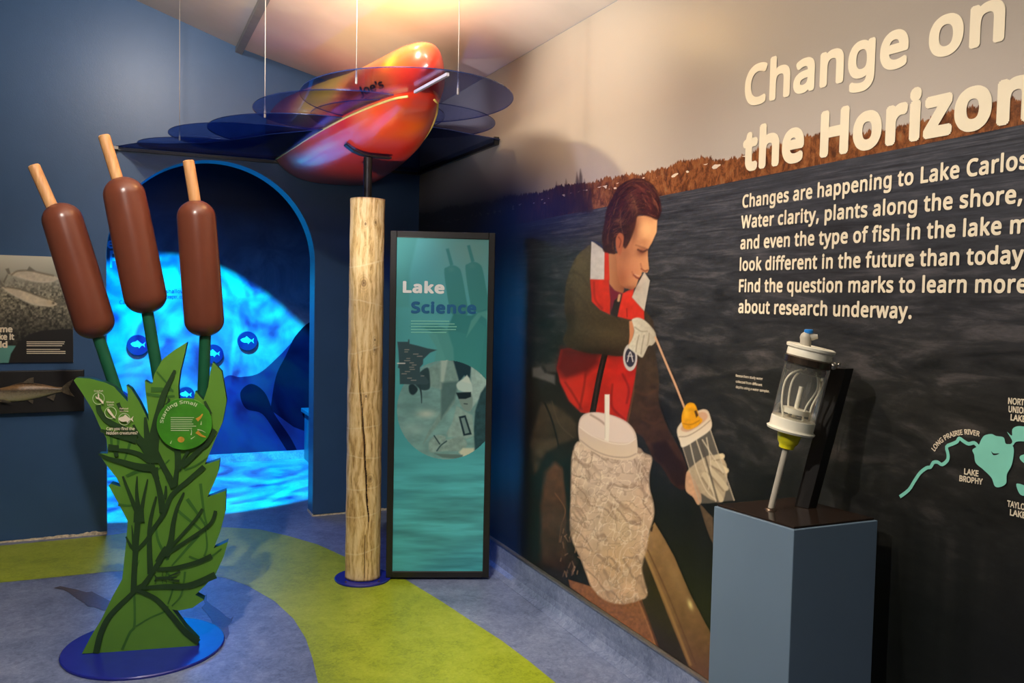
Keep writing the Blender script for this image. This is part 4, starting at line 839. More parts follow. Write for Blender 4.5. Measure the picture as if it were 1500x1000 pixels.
for pts, w, w2 in ((q4([(395, 620), (420, 600), (438, 575)]), 5, 1), (q4([(395, 705), (425, 730), (462, 745)]), 5, 1)): flat_stroke('creature_print', pts, w * .0031, MAT['orange_print'], cat, LP, nrm, sl, w2 * .0031)
flat_poly('creature_print', [(266 + 5 * math.cos(t) , 642.5 + 4.2 * math.sin(t)) for t in np.linspace(0, 6, 12)], MAT['orange_print'], cat, LP, nrm, sl, 2)
for pts in (q4([(353, 730), (357, 705), (353, 685)]), q4([(352, 758), (368, 748), (382, 738)]), q4([(203, 792), (208, 780), (212, 770)]), q4([(425, 655), (427, 640), (428, 628)]), q4([(400, 690), (430, 696), (460, 712)])): flat_stroke('creature_print', pts, .0045, MAT['print_pale'], cat, LP, nrm, sl, .001)
# cattails: stem, head, dowel spike
pB = p0 - nrm * (TL + .03)
BP = lambda x, y: onpl(x, y, pB, nrm)
for (t0, t1, h0, h1, s1, s2, r) in (((49, 242), (75, 300), (84, 297.5), (145, 495), (143, 490), (188, 625), 28.5), ((152, 198), (172, 262), (177, 259), (218, 459), (213, 440), (240, 600), 30), ((276, 235), (286, 296), (286, 293), (301, 493), (301, 480), (296, 620), 28)):
    a, b = BP(*h0), BP(*h1); d = (b - a); Lh = d.length; R = r / FOC * (a - Oc).dot(Fw); pr = []
    for k in range(9): q = math.pi / 2 * k / 8; pr.append((R * .9 * (1 - math.cos(q)), max(.001, R * .97 * math.sin(q))))
    pr += [(Lh * .3, R * .985), (Lh * .5, R), (Lh * .75, R)]
    for k in range(9): q = math.pi / 2 * k / 8; pr.append((Lh - R * .85 * (1 - math.sin(q)), max(.001, R * math.cos(q))))
    lathe('cattail_head', a, d, pr, MAT['brown'], cat, 48)
    a, b = BP(*t0), BP(*t1); rs_ = 7.4 / FOC * 3.95
    lathe('spike', a, b - a, [(0, rs_ * .85), (.004, rs_), ((b - a).length + .01, rs_)], MAT['dowel'], cat, 12)
    a, b = BP(*s1), BP(*s2); lathe('stem', a, b - a, [(0, .0235), ((b - a).length, .0235)], MAT['stem'], cat, 24)

# ================================================================== LOG POST, YOKE AND KAYAK
lp = Vector((1.165, 4.40, 0))
log = thing('log_post', 'peeled cracked log post on a blue disc, carrying a black pole and yoke', 'post', lp)
lathe('base', lp, (0, 0, 1), [(0, .146), (.009, .148), (.012, .145)], MAT['base_blue'], log, 64)
for k in range(4):
    a = .5 + k * math.pi / 2; lathe('bolt', lp + Vector((.12 * math.cos(a), .12 * math.sin(a), .012)), (0, 0, 1), [(0, .006), (.003, .005)], MAT['dark_metal'], log, 10)
NA, NZ = 320, 160; v = []; f = []
crack = [(1.36, -.92), (1.22, -.78), (1.1, -.66), (1.0, -.55), (.86, -.40), (.74, -.28), (.6, -.18), (.5, -.10), (.42, -.06), (.32, .06)]; dkf = []
for j in range(NZ + 1):
    z = .014 + (1.995 - .014) * j / NZ
    ca = np.interp(z, [c[0] for c in crack][::-1], [c[1] for c in crack][::-1]); inr = .32 < z < 1.36
    wc = (.075 if inr else 0) * math.sin(math.pi * min(max((z - .32) / 1.04, 0), 1)) ** .5
    lo = .03 if .02 < z < .26 else 0
    for k in range(NA):
        a = 2 * math.pi * k / NA - math.pi; base = .0915 - .0035 * (z / 2)
        r = base + .0018 * math.sin(3 * a + z * 2) + .0008 * math.sin(7 * a - 3 * z) + .0008 * math.sin(z * 31 + a * 2) + .0004 * math.sin(23 * a + 9 * z)
        if wc: r -= .028 * max(0, 1 - abs(a - ca - .012 * math.sin(z * 37) - .01 * math.sin(z * 91)) / wc) ** .7
        dkf.append(wc > 0 and abs(a - ca - .012 * math.sin(z * 37) - .01 * math.sin(z * 91)) < wc * .55 or (lo > 0 and abs(a + .16) < .016))
        if lo and z < .55: r -= .014 * max(0, 1 - abs(a + .16) / .035)
        # angle 0 faces the viewer (-y)
        v.append(lp + Vector((r * math.sin(a), -r * math.cos(a), z)))
for j in range(NZ):
    for k in range(NA):
        k2 = (k + 1) % NA; f.append((j * NA + k, j * NA + k2, (j + 1) * NA + k2, (j + 1) * NA + k))
f.append(tuple(reversed(range(NA)))); f.append(tuple(NZ * NA + k for k in range(NA)))
mi_ = [1 if (len(q) == 4 and dkf[q[0]]) else 0 for q in f]
o = obj('log', v, f, None, log, smooth=True, mats=[MAT['log'], MAT['crack']], mi=mi_); o.data.polygons[-1].use_smooth = False; o.data.polygons[-2].use_smooth = False
lathe('pole', lp + Vector((0, 0, 1.995)), (0, 0, 1), [(0, .022), (.212, .022)], MAT['black'], log, 24)
# kayak hull by stations along y: (y, centre x, half width, keel z, top z, square-ness)
ST = [(3.49,1.195,.01,2.47,2.50),(3.51,1.195,.045,2.44,2.555),(3.55,1.195,.07,2.395,2.58),(3.62,1.197,.10,2.36,2.597),(3.75,1.20,.14,2.315,2.612),(3.95,1.21,.185,2.275,2.625),(4.2,1.225,.235,2.245,2.645),(4.5,1.245,.285,2.225,2.68),(4.8,1.26,.33,2.22,2.725),(5.15,1.28,.375,2.22,2.775),(5.5,1.295,.42,2.225,2.82),(5.77,1.305,.455,2.23,2.85)]
NS = 60; arr = np.array(ST); ys = np.concatenate([np.linspace(3.49, 3.7, 18)[:-1], np.linspace(3.7, 5.77, 54)])
def hull_at(i, y): return float(np.interp(y, arr[:, 0], arr[:, i]))
def smooth_interp(i):
    a = np.array([hull_at(i, y) for y in ys]); 
    for _ in range(3): b = a.copy(); b[1:-1] = (a[:-2] + 2 * a[1:-1] + a[2:]) / 4; a = b
    return a
CX, HW, ZB, ZT = (smooth_interp(i) for i in (1, 2, 3, 4))
def section(k, grow=0.0):
    out = []; zb, zt, hw, cx = ZB[k] - grow, ZT[k] + grow, HW[k] + grow, CX[k]; zg = zb + (zt - zb) * .5
    for q in range(NS):
        a = 2 * math.pi * q / NS - math.pi / 2; ca, sa = math.cos(a), math.sin(a)
        if sa < 0:   # hull: flared side, shallow arched bottom
            x = math.copysign(abs(ca) ** .6, ca) * (1 - .08 * abs(sa)); z = zg - (zg - zb) * abs(sa) ** .95
        else:        # deck
            x = math.copysign(abs(ca) ** .85, ca); z = zg + (zt - zg) * sa ** 1.0
        out.append(Vector((cx + hw * x, ys[k], z)))
    return out
def hull_mesh(grow=0):
    v = []; f = []; n = len(ys)
    for k in range(n): v += section(k, grow)
    for k in range(n - 1):
        for q in range(NS): q2 = (q + 1) % NS; f.append((k * NS + q, k * NS + q2, (k + 1) * NS + q2, (k + 1) * NS + q))
    f.append(tuple(range(NS))[::-1]); f.append(tuple((n - 1) * NS + q for q in range(NS)))
    return v, f
kv, kf = hull_mesh(); kp = Vector((1.24, 4.45, 2.21))
kay = thing('kayak', 'red, orange and yellow kayak hull half sunk in the hanging blue acrylic water', 'kayak', kp)
m = M('marbled_kayak_plastic'); a = m.n('ShaderNodeAttribute', attribute_name='col'); m.col(a.outputs['Color']).set(Roughness=.3)
m.b.inputs['Coat Weight'].default_value = .5; m.b.inputs['Coat Roughness'].default_value = .12; MAT['kayak'] = m.m
hull = obj('hull', kv, kf, MAT['kayak'], kay, smooth=True)
bm = bmesh.new(); bm.from_mesh(hull.data); bmesh.ops.recalc_face_normals(bm, faces=bm.faces); bm.to_mesh(hull.data); bm.free()
KV = np.array([tuple(x) for x in kv]); ky, kz, kx = KV[:, 1], KV[:, 2], KV[:, 0]
# marbling of the moulded plastic by hull position; pink swirls paint in sheet reflections
nz1 = fbm(ky * 2.2 + kz * 1.5 + 9, kx * 3 + kz * 4, 11); nz2 = fbm(ky * 4.5 + 3, kz * 7 + kx * 2, 21)
yel, org, red, mag, pnk = (np.array(c, float) for c in ((226, 192, 40), (246, 132, 26), (228, 50, 26), (150, 26, 56), (214, 110, 130)))
nn1 = np.clip((nz1 - .3) * 2.2 + .15 + np.clip((4.0 - ky) / .35, 0, 1) * .55, 0, 1)[:, None]; tb = (np.clip((ky - 3.95) / .5, 0, 1) * np.clip((5.6 - ky) / .6, .25, 1))[:, None]; topm = np.clip((kz - 2.38) / .12, 0, 1)[:, None]; farm = np.clip((ky - 4.9) / .8, 0, 1)[:, None]
col = org * (1 - nn1) + red * nn1
col = col * (1 - tb * topm * .85) + (yel * (.75 + .25 * nz2[:, None])) * tb * topm * .85
col = col * (1 - farm * .75) + (mag * .6 + red * .4) * farm * .75
low = (1 - topm) * np.clip((nz2 - .42) * 4, 0, 1)[:, None] * .55; col = col * (1 - low) + pnk * low
low = (1 - np.clip((kz - 2.24) / .08, 0, 1))[:, None] * .6; col = col * (1 - low) + (red * .75 + mag * .25) * low
at = hull.data.color_attributes.new('col', 'FLOAT_COLOR', 'POINT'); at.data.foreach_set('color', np.concatenate([to_lin(col), np.ones((len(col), 1))], 1).ravel().astype(np.float32))
# shop lettering wrapped on the flank
bvh = BVHTree.FromPolygons(kv, kf)
def wrap_text(s, A, B, cap_px, bold, name, mat):
    V, F = text2d(s, bold); x0, x1 = V[:, 0].min(), V[:, 0].max(); A = Vector(A); B = Vector(B); d = (B - A) / (x1 - x0); nn = Vector((d.y, -d.x)).normalized(); P = []
    for x, y, e in V:
        q = A + d * (x - x0) + nn * (y / .73 * cap_px); r = ray(q.x, q.y).normalized(); h, hn = bvh.ray_cast(Oc, r)[:2]
        if h is None: h, hn = Oc + r * 4.6, -r
        hn = hn if hn.dot(r) < 0 else -hn; P.append(h + hn * (.006 + e * 3))
    obj(name, P, F, mat, kay)
wrap_text("Joe's", (530, 141), (565, 128), 16, .028, 'lettering', MAT['print_black'])
wrap_text('SPORTING GOODS', (536, 147), (564, 136), 4, .02, 'lettering', MAT['print_black'])
# yoke under the hull
def under(x, y): 
    h = bvh.ray_cast(Vector((x, y, 1.9)), Vector((0, 0, 1)))[0]; return h.z if h else 2.25
yz = lambda x: under(x, 4.40) - .006
for sx in (-1, 1):
    xs = [1.165 + sx * t for t in (0, .04, .08, .12)]
    a = [Vector((x, 4.375, yz(x) - .008)) for x in xs]; b = [Vector((x, 4.425, yz(x) - .008)) for x in xs]
    v = a + b + [p - Vector((0, 0, .008)) for p in a] + [p - Vector((0, 0, .008)) for p in b]; N = len(xs); f = []
    for i in range(N - 1):
        f += [(i, i + 1, N + i + 1, N + i), (2 * N + i, 3 * N + i, 3 * N + i + 1, 2 * N + i + 1), (i, 2 * N + i, 2 * N + i + 1, i + 1), (N + i, N + i + 1, 3 * N + i + 1, 3 * N + i)]
    f += [(0, N, 3 * N, 2 * N), (N - 1, 3 * N - 1, 4 * N - 1, 2 * N - 1)]
    obj('yoke_arm', v, f, MAT['black'], log)

# ------------------------------------------------------------------ hanging acrylic water
can = thing('acrylic_water_canopy', 'overlapping blue translucent acrylic sheets hung on wires around the kayak like a lake surface', 'canopy', (1.2, 4.6, 2.36))
ZS = 2.36
cut = mesh_obj('cutter', *hull_mesh(.004), None)
def sheet(cx, cy, rx, ry, z, tint=0, poly=None):
    if poly is None: poly = [(cx + rx * math.cos(t) , cy + ry * math.sin(t)) for t in np.linspace(0, 2 * math.pi, 97)[:-1]]
    cl = []
    for x, y in poly: cl.append((min(x, W - .006), min(y, L - .006)))
    o = hexa('acrylic_sheet', [(x, y, z) for x, y in cl], [(x, y, z + .004) for x, y in cl], MAT['acrylic'], can)
    b = o.modifiers.new('hole', 'BOOLEAN'); b.operation = 'DIFFERENCE'; b.solver = 'EXACT'; b.object = cut
    dg = bpy.context.evaluated_depsgraph_get(); me = bpy.data.meshes.new_from_object(o.evaluated_get(dg)); o.modifiers.clear(); old = o.data; o.data = me; bpy.data.meshes.remove(old)
    me.materials.clear(); me.materials.append(MAT[{1: 'acrylic_dense', 2: 'acrylic_pale'}.get(tint, 'acrylic')]); me.materials.append(MAT['acrylic_edge'])
    for p in me.polygons: p.material_index = 1 if abs(p.normal.z) < .5 else 0
    return o
# back sheet with small scallops fills the corner
bp = [(-.03, L - .006), (.0, 5.72), (.1, 5.55), (.25, 5.5), (.45, 5.35), (.62, 5.1), (.75, 4.85), (.95, 4.6), (1.1, 4.35), (1.35, 4.2), (1.55, 4.24), (1.7, 4.30), (1.84, 4.34), (W - .006, 4.36), (W - .006, L - .006)]
sheet(0, 0, 0, 0, ZS, tint=1, poly=bp)
for k, (cx, cy, rx, ry) in enumerate(((.60, 5.60, .51, .40), (.74, 5.16, .50, .48), (.93, 4.80, .515, .54), (1.02, 4.20, .455, .50), (1.30, 4.22, .46, .46), (1.165, 3.745, .462, .545))):
    sheet(cx, cy, rx, ry, ZS + .008 * (k % 2 + 1) + (.008 if k == 4 else 0), tint=2 if k >= 3 else 0)
bpy.data.objects.remove(cut)
# black wall rails
box('wall_rail', (-.02, L - .022, ZS - .022), (W - .006, L - .002, ZS - .004), MAT['black'], can)
box('wall_rail', (W - .022, 4.40, ZS - .022), (W - .002, L - .022, ZS - .004), MAT['black'], can)
box('rail_bracket', (-.035, L - .05, ZS - .02), (-.01, L - .002, ZS - .002), MAT['wire'], can); box('rail_bracket', (W - .03, 4.385, ZS - .022), (W - .002, 4.402, ZS + .02), MAT['black'], can)
# slot strip, and hole edge with gathered light put into its yellow
A = onz(608, 137, ZS - .003); B = onz(656, 111, ZS - .003); s = (B - A).cross(Vector((0, 0, 1))).normalized() * .006
hexa('slot_edge', [A + s, A - s, B - s, B + s], [p + Vector((0, 0, .012)) for p in (A + s, A - s, B - s, B + s)], MAT['slot'], can)
rim = []
for k in range(1, len(ys)):
    for q in range(NS // 2, NS): pass
def side(yy, sgn):
    h = bvh.ray_cast(Vector((1.22 + sgn * 1.2, yy, ZS + .003)), Vector((-sgn, 0, 0)))[0]; return h
lp_ = [side(y, -1) for y in np.linspace(5.74, 3.64, 40)]; lp_ = [h + Vector((-.003, 0, 0)) for h in lp_ if h]
rp_ = [side(y, 1) for y in np.linspace(3.64, 5.2, 30)]; rp_ = [h + Vector((.003, 0, 0)) for h in rp_ if h]
tube('hole_edge', lp_, .0055, MAT['edge_glow'], can, 8); tube('hole_edge', rp_, .0045, MAT['edge_glow'], can, 8)
# wires with clips
for (px, py) in ((263, 198), (388, 163), (522, 112), (671, 128)):
    p = onz(px, py, ZS + .02); tube('wire', [p + Vector((0, 0, -.02)), Vector((p.x, p.y, ZC(p.x)))], .0019, MAT['wire'], can, 6)
    lathe('wire_clip', p + Vector((0, 0, -.03)), (0, 0, 1), [(0, .0035), (.004, .0055), (.028, .0045), (.04, .002)], MAT['wire'], can, 10)

# ================================================================== LAKE SCIENCE SIGN
s0 = onz(565, 846, .013); s1 = onz(716, 846, .013); su = (s1 - s0).normalized(); sn = Vector((-su.y * -1, 0, 0))
sn = su.cross(Vector((0, 0, 1))).normalized()
if sn.y > 0: sn = -sn
SW = (s1 - s0).length; SH = 1.822; SD = .07
sign = thing('lake_science_sign', 'tall black framed teal sign reading Lake Science, standing right of the log', 'sign', s0.lerp(s1, .5))
SP = lambda x, y: onpl(x, y, s0 - sn * .006, sn)
def sbox(name, u0, u1, z0, z1, d0, d1, mat, bev=0):
    a = [s0 + su * u + Vector((0, 0, z)) - sn * d0 for u, z in ((u0, z0), (u1, z0), (u1, z1), (u0, z1))]; b = [p - sn * (d1 - d0) for p in a]
    return hexa(name, a, b, mat, sign, bev)
fw = .034
sbox('frame_side', 0, fw, 0, SH, 0, SD, MAT['frame_black'], .003); sbox('frame_side', SW - fw, SW, 0, SH, 0, SD, MAT['frame_black'], .003)
sbox('frame_rail', fw, SW - fw, SH - fw, SH, 0, SD, MAT['frame_black'], .003); sbox('frame_rail', fw, SW - fw, 0, fw, 0, SD, MAT['frame_black'], .003)
sbox('panel', fw, SW - fw, fw, SH - fw, .008, SD - .01, MAT['frame_black'])
def paint_sign(X, Y):
    p = Painter(X, Y, (76, 160, 156)); t = np.clip((Y - 345) / 500, 0, 1)[:, None]
    p.c = np.array((92, 172, 176.)) * (1 - t) + np.array((62, 150, 158.)) * t
    p.blob(690, 370, 50, 40, (122, 160, 148), .6); p.blob(575, 480, 30, 60, (66, 142, 138), .5); p.blob(640, 500, 40, 30, (84, 160, 156), .4)
    n = fbm(X * .012, Y * .10, 5); k = np.clip((Y - 640) / 80, 0, 1) * np.clip((n - .42) * 3.2, -1, 1); p.c = np.clip(p.c * (1 + .22 * k[:, None]), 0, 255)
    p.poly([(600, 345), (612, 345), (600, 400), (600, 450), (570, 450), (570, 345)], (78, 152, 146), 2, alpha=.6)
    # cattail silhouettes
    C_ = (66, 140, 138)
    for dx, dy, s in ((0, 0, 1), (31, -5, 1.02)):
        g = lambda L_: [(560 + x / 5.265 + dx * 0 + dx, 340 + y / 5.265 + dy) for x, y in L_]
        p.poly(g([(490, 130), (512, 124), (548, 250), (524, 262)]), C_, .8); p.poly(g([(478, 310), (500, 270), (545, 255), (590, 275), (612, 320), (640, 470), (660, 600), (650, 640), (600, 650), (540, 630), (515, 570)]), C_, .8, True)
        p.blob(*g([(530, 285)])[0], 5, 4, (84, 150, 142), .6); p.stroke(g([(595, 640), (620, 760)]), 8, C_)
    p.poly([(655, 482), (664, 460), (690, 462), (712, 452), (716, 520), (716, 560), (690, 540), (668, 545), (654, 530), (640, 490), (620, 480), (600, 478), (640, 476)], (58, 134, 134), 1.2)
    p.poly([(640, 478), (655, 482), (668, 545), (670, 560), (700, 560), (712, 480), (700, 470), (686, 490)], (62, 140, 138), 1, alpha=.7)
    p.poly([(683, 494), (690, 470), (700, 458), (716, 454), (716, 470), (705, 462), (694, 478)], (100, 170, 160), 1, alpha=.6)
    p.poly([(628, 490), (655, 482), (664, 510), (665, 528), (645, 545), (634, 540), (640, 510)], (86, 156, 150), 1.2, alpha=.8)
    # round photo of a researcher at work
    cx, cy = 654, 600; inb = np.hypot((X - cx), (Y - cy)) < 72.5; idx = np.nonzero(inb)[0]
    q = Painter(X[idx], Y[idx], (112, 156, 154)); g = lambda L_: [(560 + x / 5., 490 + y / 5.) for x, y in L_]
    q.tex(.14, .08, .16, 8); q.blob(*g([(320, 580)])[0], 14, 6, (196, 206, 190), .7); q.blob(*g([(230, 690)])[0], 20, 10, (156, 190, 186), .5); q.blob(600, 590, 14, 20, (84, 128, 126), .4)
    q.poly(g([(500, 180), (660, 190), (640, 330), (600, 300), (560, 350), (520, 260)]), (34, 60, 70), 1.2); q.poly(g([(330, 250), (420, 200), (460, 185), (520, 190), (560, 330), (530, 500), (420, 640), (300, 800), (330, 720), (430, 560), (430, 400), (350, 380)]), (118, 152, 146), 1.2, tex=.1); q.poly(g([(430, 190), (480, 180), (440, 400), (425, 400)]), (160, 186, 176), 1.5)
    q.poly(g([(430, 350), (560, 340), (530, 470), (430, 620)]), (64, 96, 98), 2, alpha=.7)
    q.poly(g([(650, 200), (760, 230), (780, 420), (700, 480), (640, 560), (650, 330)]), (150, 182, 176), 1.2, tex=.12); q.poly(g([(760, 370), (800, 380), (800, 850), (680, 880), (670, 700), (680, 560), (720, 430)]), (44, 76, 82), 1.2, tex=.15)
    q.poly(g([(555, 400), (545, 360), (590, 330), (650, 350), (655, 430), (600, 420)]), (176, 204, 196), 1, True); q.poly(g([(575, 340), (620, 295), (640, 320), (650, 360)]), (190, 210, 200), 1)
    q.poly(g([(560, 430), (650, 430), (660, 520), (640, 560), (600, 550), (570, 500)]), (120, 146, 140), 1, True); q.poly(g([(540, 425), (650, 420), (650, 455), (610, 470), (560, 470)]), (28, 44, 50), .8)
    q.stroke(g([(600, 505), (622, 508)]), 1.6, (60, 80, 82)); q.poly(g([(545, 520), (600, 560), (660, 590), (670, 740), (620, 760), (560, 750), (480, 750), (470, 720), (510, 650)]), (134, 166, 160), 1.2, tex=.1); q.poly(g([(560, 600), (610, 590), (655, 730), (595, 740)]), (30, 50, 58), .8); q.poly(g([(575, 612), (602, 606), (638, 718), (606, 726)]), (110, 140, 138), .8)
    q.poly(g([(340, 810), (350, 770), (400, 735), (460, 745), (470, 770), (560, 745), (600, 760), (620, 810), (560, 850), (470, 850), (400, 860), (350, 860)]), (128, 158, 152), 1.2, True, tex=.15); q.stroke(g([(470, 780), (430, 810), (400, 850)]), 2, (60, 88, 92)); q.stroke(g([(380, 740), (420, 800)]), 1.6, (40, 64, 70)); q.poly(g([(590, 830), (670, 830), (680, 900), (590, 900), (560, 860)]), (190, 200, 176), 1.5)
    q.poly(g([(380, 870), (590, 880), (585, 912), (440, 900)]), (92, 120, 116), 1)
    p.c[idx] = q.c; 
    g = lambda L_: [(560 + x / 5., 490 + y / 5.) for x, y in L_]
    p.poly(g([(195, 375), (225, 360), (260, 400), (230, 440), (200, 425)]), (36, 56, 62), 1, True); p.poly(g([(330, 240), (350, 350), (340, 400), (280, 400), (230, 330)]), (40, 62, 68), 1, True, alpha=.9); p.stroke(g([(270, 360), (285, 430), (288, 500)]), 3.4, (46, 68, 72), w2=1)
    # state outline map
    p.poly(g([(110, 52), (188, 52), (190, 34), (198, 36), (200, 66), (260, 80), (330, 100), (400, 112), (350, 132), (300, 180), (298, 215), (276, 240), (276, 280), (320, 310), (345, 350), (325, 366), (128, 362), (126, 250), (114, 240), (122, 200), (118, 120)]), (56, 80, 86), .7)
    for k in range(15):
        rr = random.Random(k + 3); x = rr.uniform(585, 618); y = 512 + k * 3.2; p.stroke([(x, y), (x + rr.uniform(4, 8), y)], 1.0, (190, 176, 160), .5, .7)
    p.stroke(g([(112, 210), (165, 210)]), 1.6, (220, 220, 210), .5, .9)
    return p
grid_print('sign_print', s0 + su * fw + Vector((0, 0, fw)), su * (SW - 2 * fw), Vector((0, 0, SH - 2 * fw)), 210, 640, vcol('sign_print', .22, .5), sign, paint_sign, sn, -.0065)
def stx(s, a, b, cap, bold, mat):
    text_on('lettering', s, SP(*a), SP(*b), MAT[mat], sign, UPZ, sn, cap, bold, lift=.0015, spacing=1.12)
stx('Lake', (590, 427.5), (651, 429), .053, .045, 'print_white'); stx('Science', (602, 457.5), (697.5, 458.5), .053, .045, 'print_blue')
for k, x1 in enumerate((658, 666, 669, 668, 654)):
    y = 470 + k * 4.1; flat_stroke('text_line', [(602, y), ((602 + x1) / 2, y + .1), (x1, y + .2)], .0042, MAT['print_teal'], sign, SP, sn, .0015, smooth=0)

# ================================================================== LEFT WALL: PHOTO PANEL AND FISH BOX
bw = lambda x, y, d=0: ony(x, y, L - d)
a, b = bw(107, 377), bw(107, 530); zt_, zb_ = a.z, b.z; xr = (a.x + b.x) / 2
panel = thing('fish_photo_panel', 'cropped photo panel of silver fish over gravel, above the black fish box', 'wall panel', (xr - .4, L, zb_))
box('board', (xr - .9, L - .014, zb_), (xr, L - .001, zt_), MAT['white_plastic'], panel)
def paint_fish(X, Y):
    p = Painter(X, Y); p.a[:] = 1; t = np.clip((Y - 378) / 60, 0, 1)[:, None]; p.c = np.array((200, 200, 184.)) * (1 - t) + np.array((112, 108, 92.)) * t
    n = fbm(X * .35, Y * .35, 4); k = np.clip((Y - 405) / 30, 0, 1); p.c = np.clip(p.c * (1 + (n - .5)[:, None] * 1.7 * k[:, None]), 0, 255)
    t2 = np.clip((Y - 450) / 45, 0, 1)[:, None]; p.c = p.c * (1 - .6 * t2)
    g = lambda L_: [(x * .26, 360 + y * .26) for x, y in L_]
    for L_, c in (([(45, 160), (100, 142), (170, 140), (240, 155), (300, 168), (330, 185), (300, 200), (240, 205), (170, 195), (100, 175)], (196, 186, 164)), ([(10, 230), (60, 235), (130, 250), (210, 280), (270, 300), (320, 325), (290, 342), (230, 338), (160, 320), (80, 280), (30, 250)], (202, 190, 164))):
        p.poly(g(L_), c, .8, True, tex=.12); p.stroke(g([(L_[0][0] + 20, L_[0][1] + 4)] + L_[1:5]), 2.2, (98, 88, 72), 1.2, .7); p.stroke(g(L_[-4:]), 2, (206, 198, 180), 1.2, .6)
    for L_ in ([(45, 160), (30, 130), (50, 125), (60, 160)], [(45, 165), (25, 210), (15, 205), (40, 160)], [(150, 140), (165, 115), (200, 140)], [(120, 250), (135, 225), (165, 262)], [(10, 230), (-10, 195), (0, 190), (30, 235)], [(75, 180), (100, 205), (80, 200)], [(310, 290), (350, 320), (370, 330), (340, 340), (320, 390), (330, 330)]): p.poly(g(L_), (104, 100, 88), .8, alpha=.8)
    p.blob(*g([(300, 322)])[0], 2, 2, (30, 28, 24), .9); p.blob(*g([(283, 318)])[0], 6, 4, (190, 170, 130), .5)
    p.poly([(-60, 506), (24, 506), (18, 520), (12, 534), (-60, 534)], (92, 150, 140), .6)
    cxx, cyy = 66, 545
    p.poly([(12, 534), (16, 518), (26, 502), (42, 490), (62, 484), (90, 482), (115, 482), (115, 540), (12, 540)], (30, 28, 27), .8)
    return p
grid_print('photo_print', (xr - .9, L - .014, zb_), (.9, 0, 0), (0, 0, zt_ - zb_), 290, 150, vcol('fish_photo_print', .4), panel, paint_fish, (0, -1, 0), .001)
bt = lambda s, a_, b_, cap, bold: text_on('lettering', s, bw(*a_, .014), bw(*b_, .014), MAT['print_cream'], panel, UPZ, (0, -1, 0), cap * .64, bold, lift=.002)
bt('me', (0, 486), (18.5, 486), .050, .045); bt('ke it', (-1.5, 497), (21, 497), .050, .045); bt('ld', (0, 508.5), (11, 508.5), .050, .045)
for k in range(6):
    y = [500.5, 503.3, 506.2, 511.5, 514.5, 517.3][k]; x1 = [95, 94, 91, 88, 96, 96][k]; flat_stroke('text_line', [(39, y), (65, y), (x1, y)], .0045, MAT['print_cream'], panel, lambda x, y: bw(x, y, .014), (0, -1, 0), .002, smooth=0)
# box with mounted fish
a, b = bw(123, 542, .05), bw(123, 602, .05); xr2 = (a.x + b.x) / 2; z1_, z0_ = a.z, b.z
fb = thing('mounted_fish', 'silvery brown lake fish mounted on a black backing box on the blue wall', 'fish mount', (xr2 - .4, L, z0_))
box('backing_box', (xr2 - 1.0, L - .05, z0_), (xr2, L - .001, z1_), MAT['black'], fb, .003)
m = M('fish_skin'); v_ = m.coords('Generated', (1, 1, 1)); spx = m.n('ShaderNodeSeparateXYZ'); m.link(v_, spx.inputs[0]); nn = m.noise(m.coords('Object'), 90, 4, .7)
m.col(m.ramp(m.math('ADD', spx.outputs[2], m.math('MULTIPLY', m.math('SUBTRACT', nn, .5), .35)), [(.1, rgb(176, 168, 140)), (.42, rgb(132, 124, 100)), (.6, rgb(78, 66, 50)), (.75, rgb(148, 116, 78)), (.95, rgb(64, 50, 38))])).set(Roughness=.3); m.bump(m.noise(m.coords('Object'), 300, 2), .3, .002); MAT['fish'] = m.m
MAT['fin'] = plain('fish_fin', rgb(86, 78, 64), .45, .25, 60)
g = lambda x, y, d=.06: bw(x / 7.145, 520 + y / 7.145, d)
tops = [(-330, 440), (-250, 400), (-150, 370), (-50, 350), (60, 340), (150, 300), (230, 285), (300, 290), (420, 300), (520, 320), (600, 340), (660, 335)]
bots = [(-330, 445), (-250, 475), (-150, 490), (-50, 495), (60, 490), (150, 488), (230, 482), (300, 470), (420, 445), (520, 420), (600, 395), (660, 385)]
v = []; f = []; NF = 18
for (tx, ty), (bx_, by_) in zip(tops, bots):
    T, B = g(tx, ty), g(bx_, by_); c = (T + B) / 2; h = (T - B).length / 2
    for k in range(NF + 1): t = math.pi * k / NF; v.append(Vector((c.x, L - .05 - h * .62 * math.sin(t), c.z + h * math.cos(t))))
for i in range(len(tops) - 1):
    for k in range(NF): a0 = i * (NF + 1) + k; f.append((a0, a0 + 1, a0 + NF + 2, a0 + NF + 1))
o = obj('fish_body', v, f, MAT['fish'], fb, smooth=True); sm = o.modifiers.new('s', 'SUBSURF'); sm.levels = 1; sm.render_levels = 1
def fin(pts, d=.065): 
    P = [g(x, y, d) for x, y in pts]; hexa('fin', P, [p + Vector((0, .006, 0)) for p in P], MAT['fin'], fb)
fin([(650, 335), (700, 290), (770, 250), (720, 345), (735, 385), (780, 435), (700, 410), (650, 388)]); fin([(235, 290), (300, 245), (350, 232), (352, 295)]); fin([(490, 440), (585, 405), (560, 480)]); fin([(285, 472), (350, 470), (342, 510)]); fin([(-60, 460), (40, 465), (120, 498), (20, 490)], .09)
lathe('eye', g(-250, 430, .085), (0, -1, 0), [(0, .01), (.004, .008), (.006, .001)], MAT['print_black'], fb, 16)

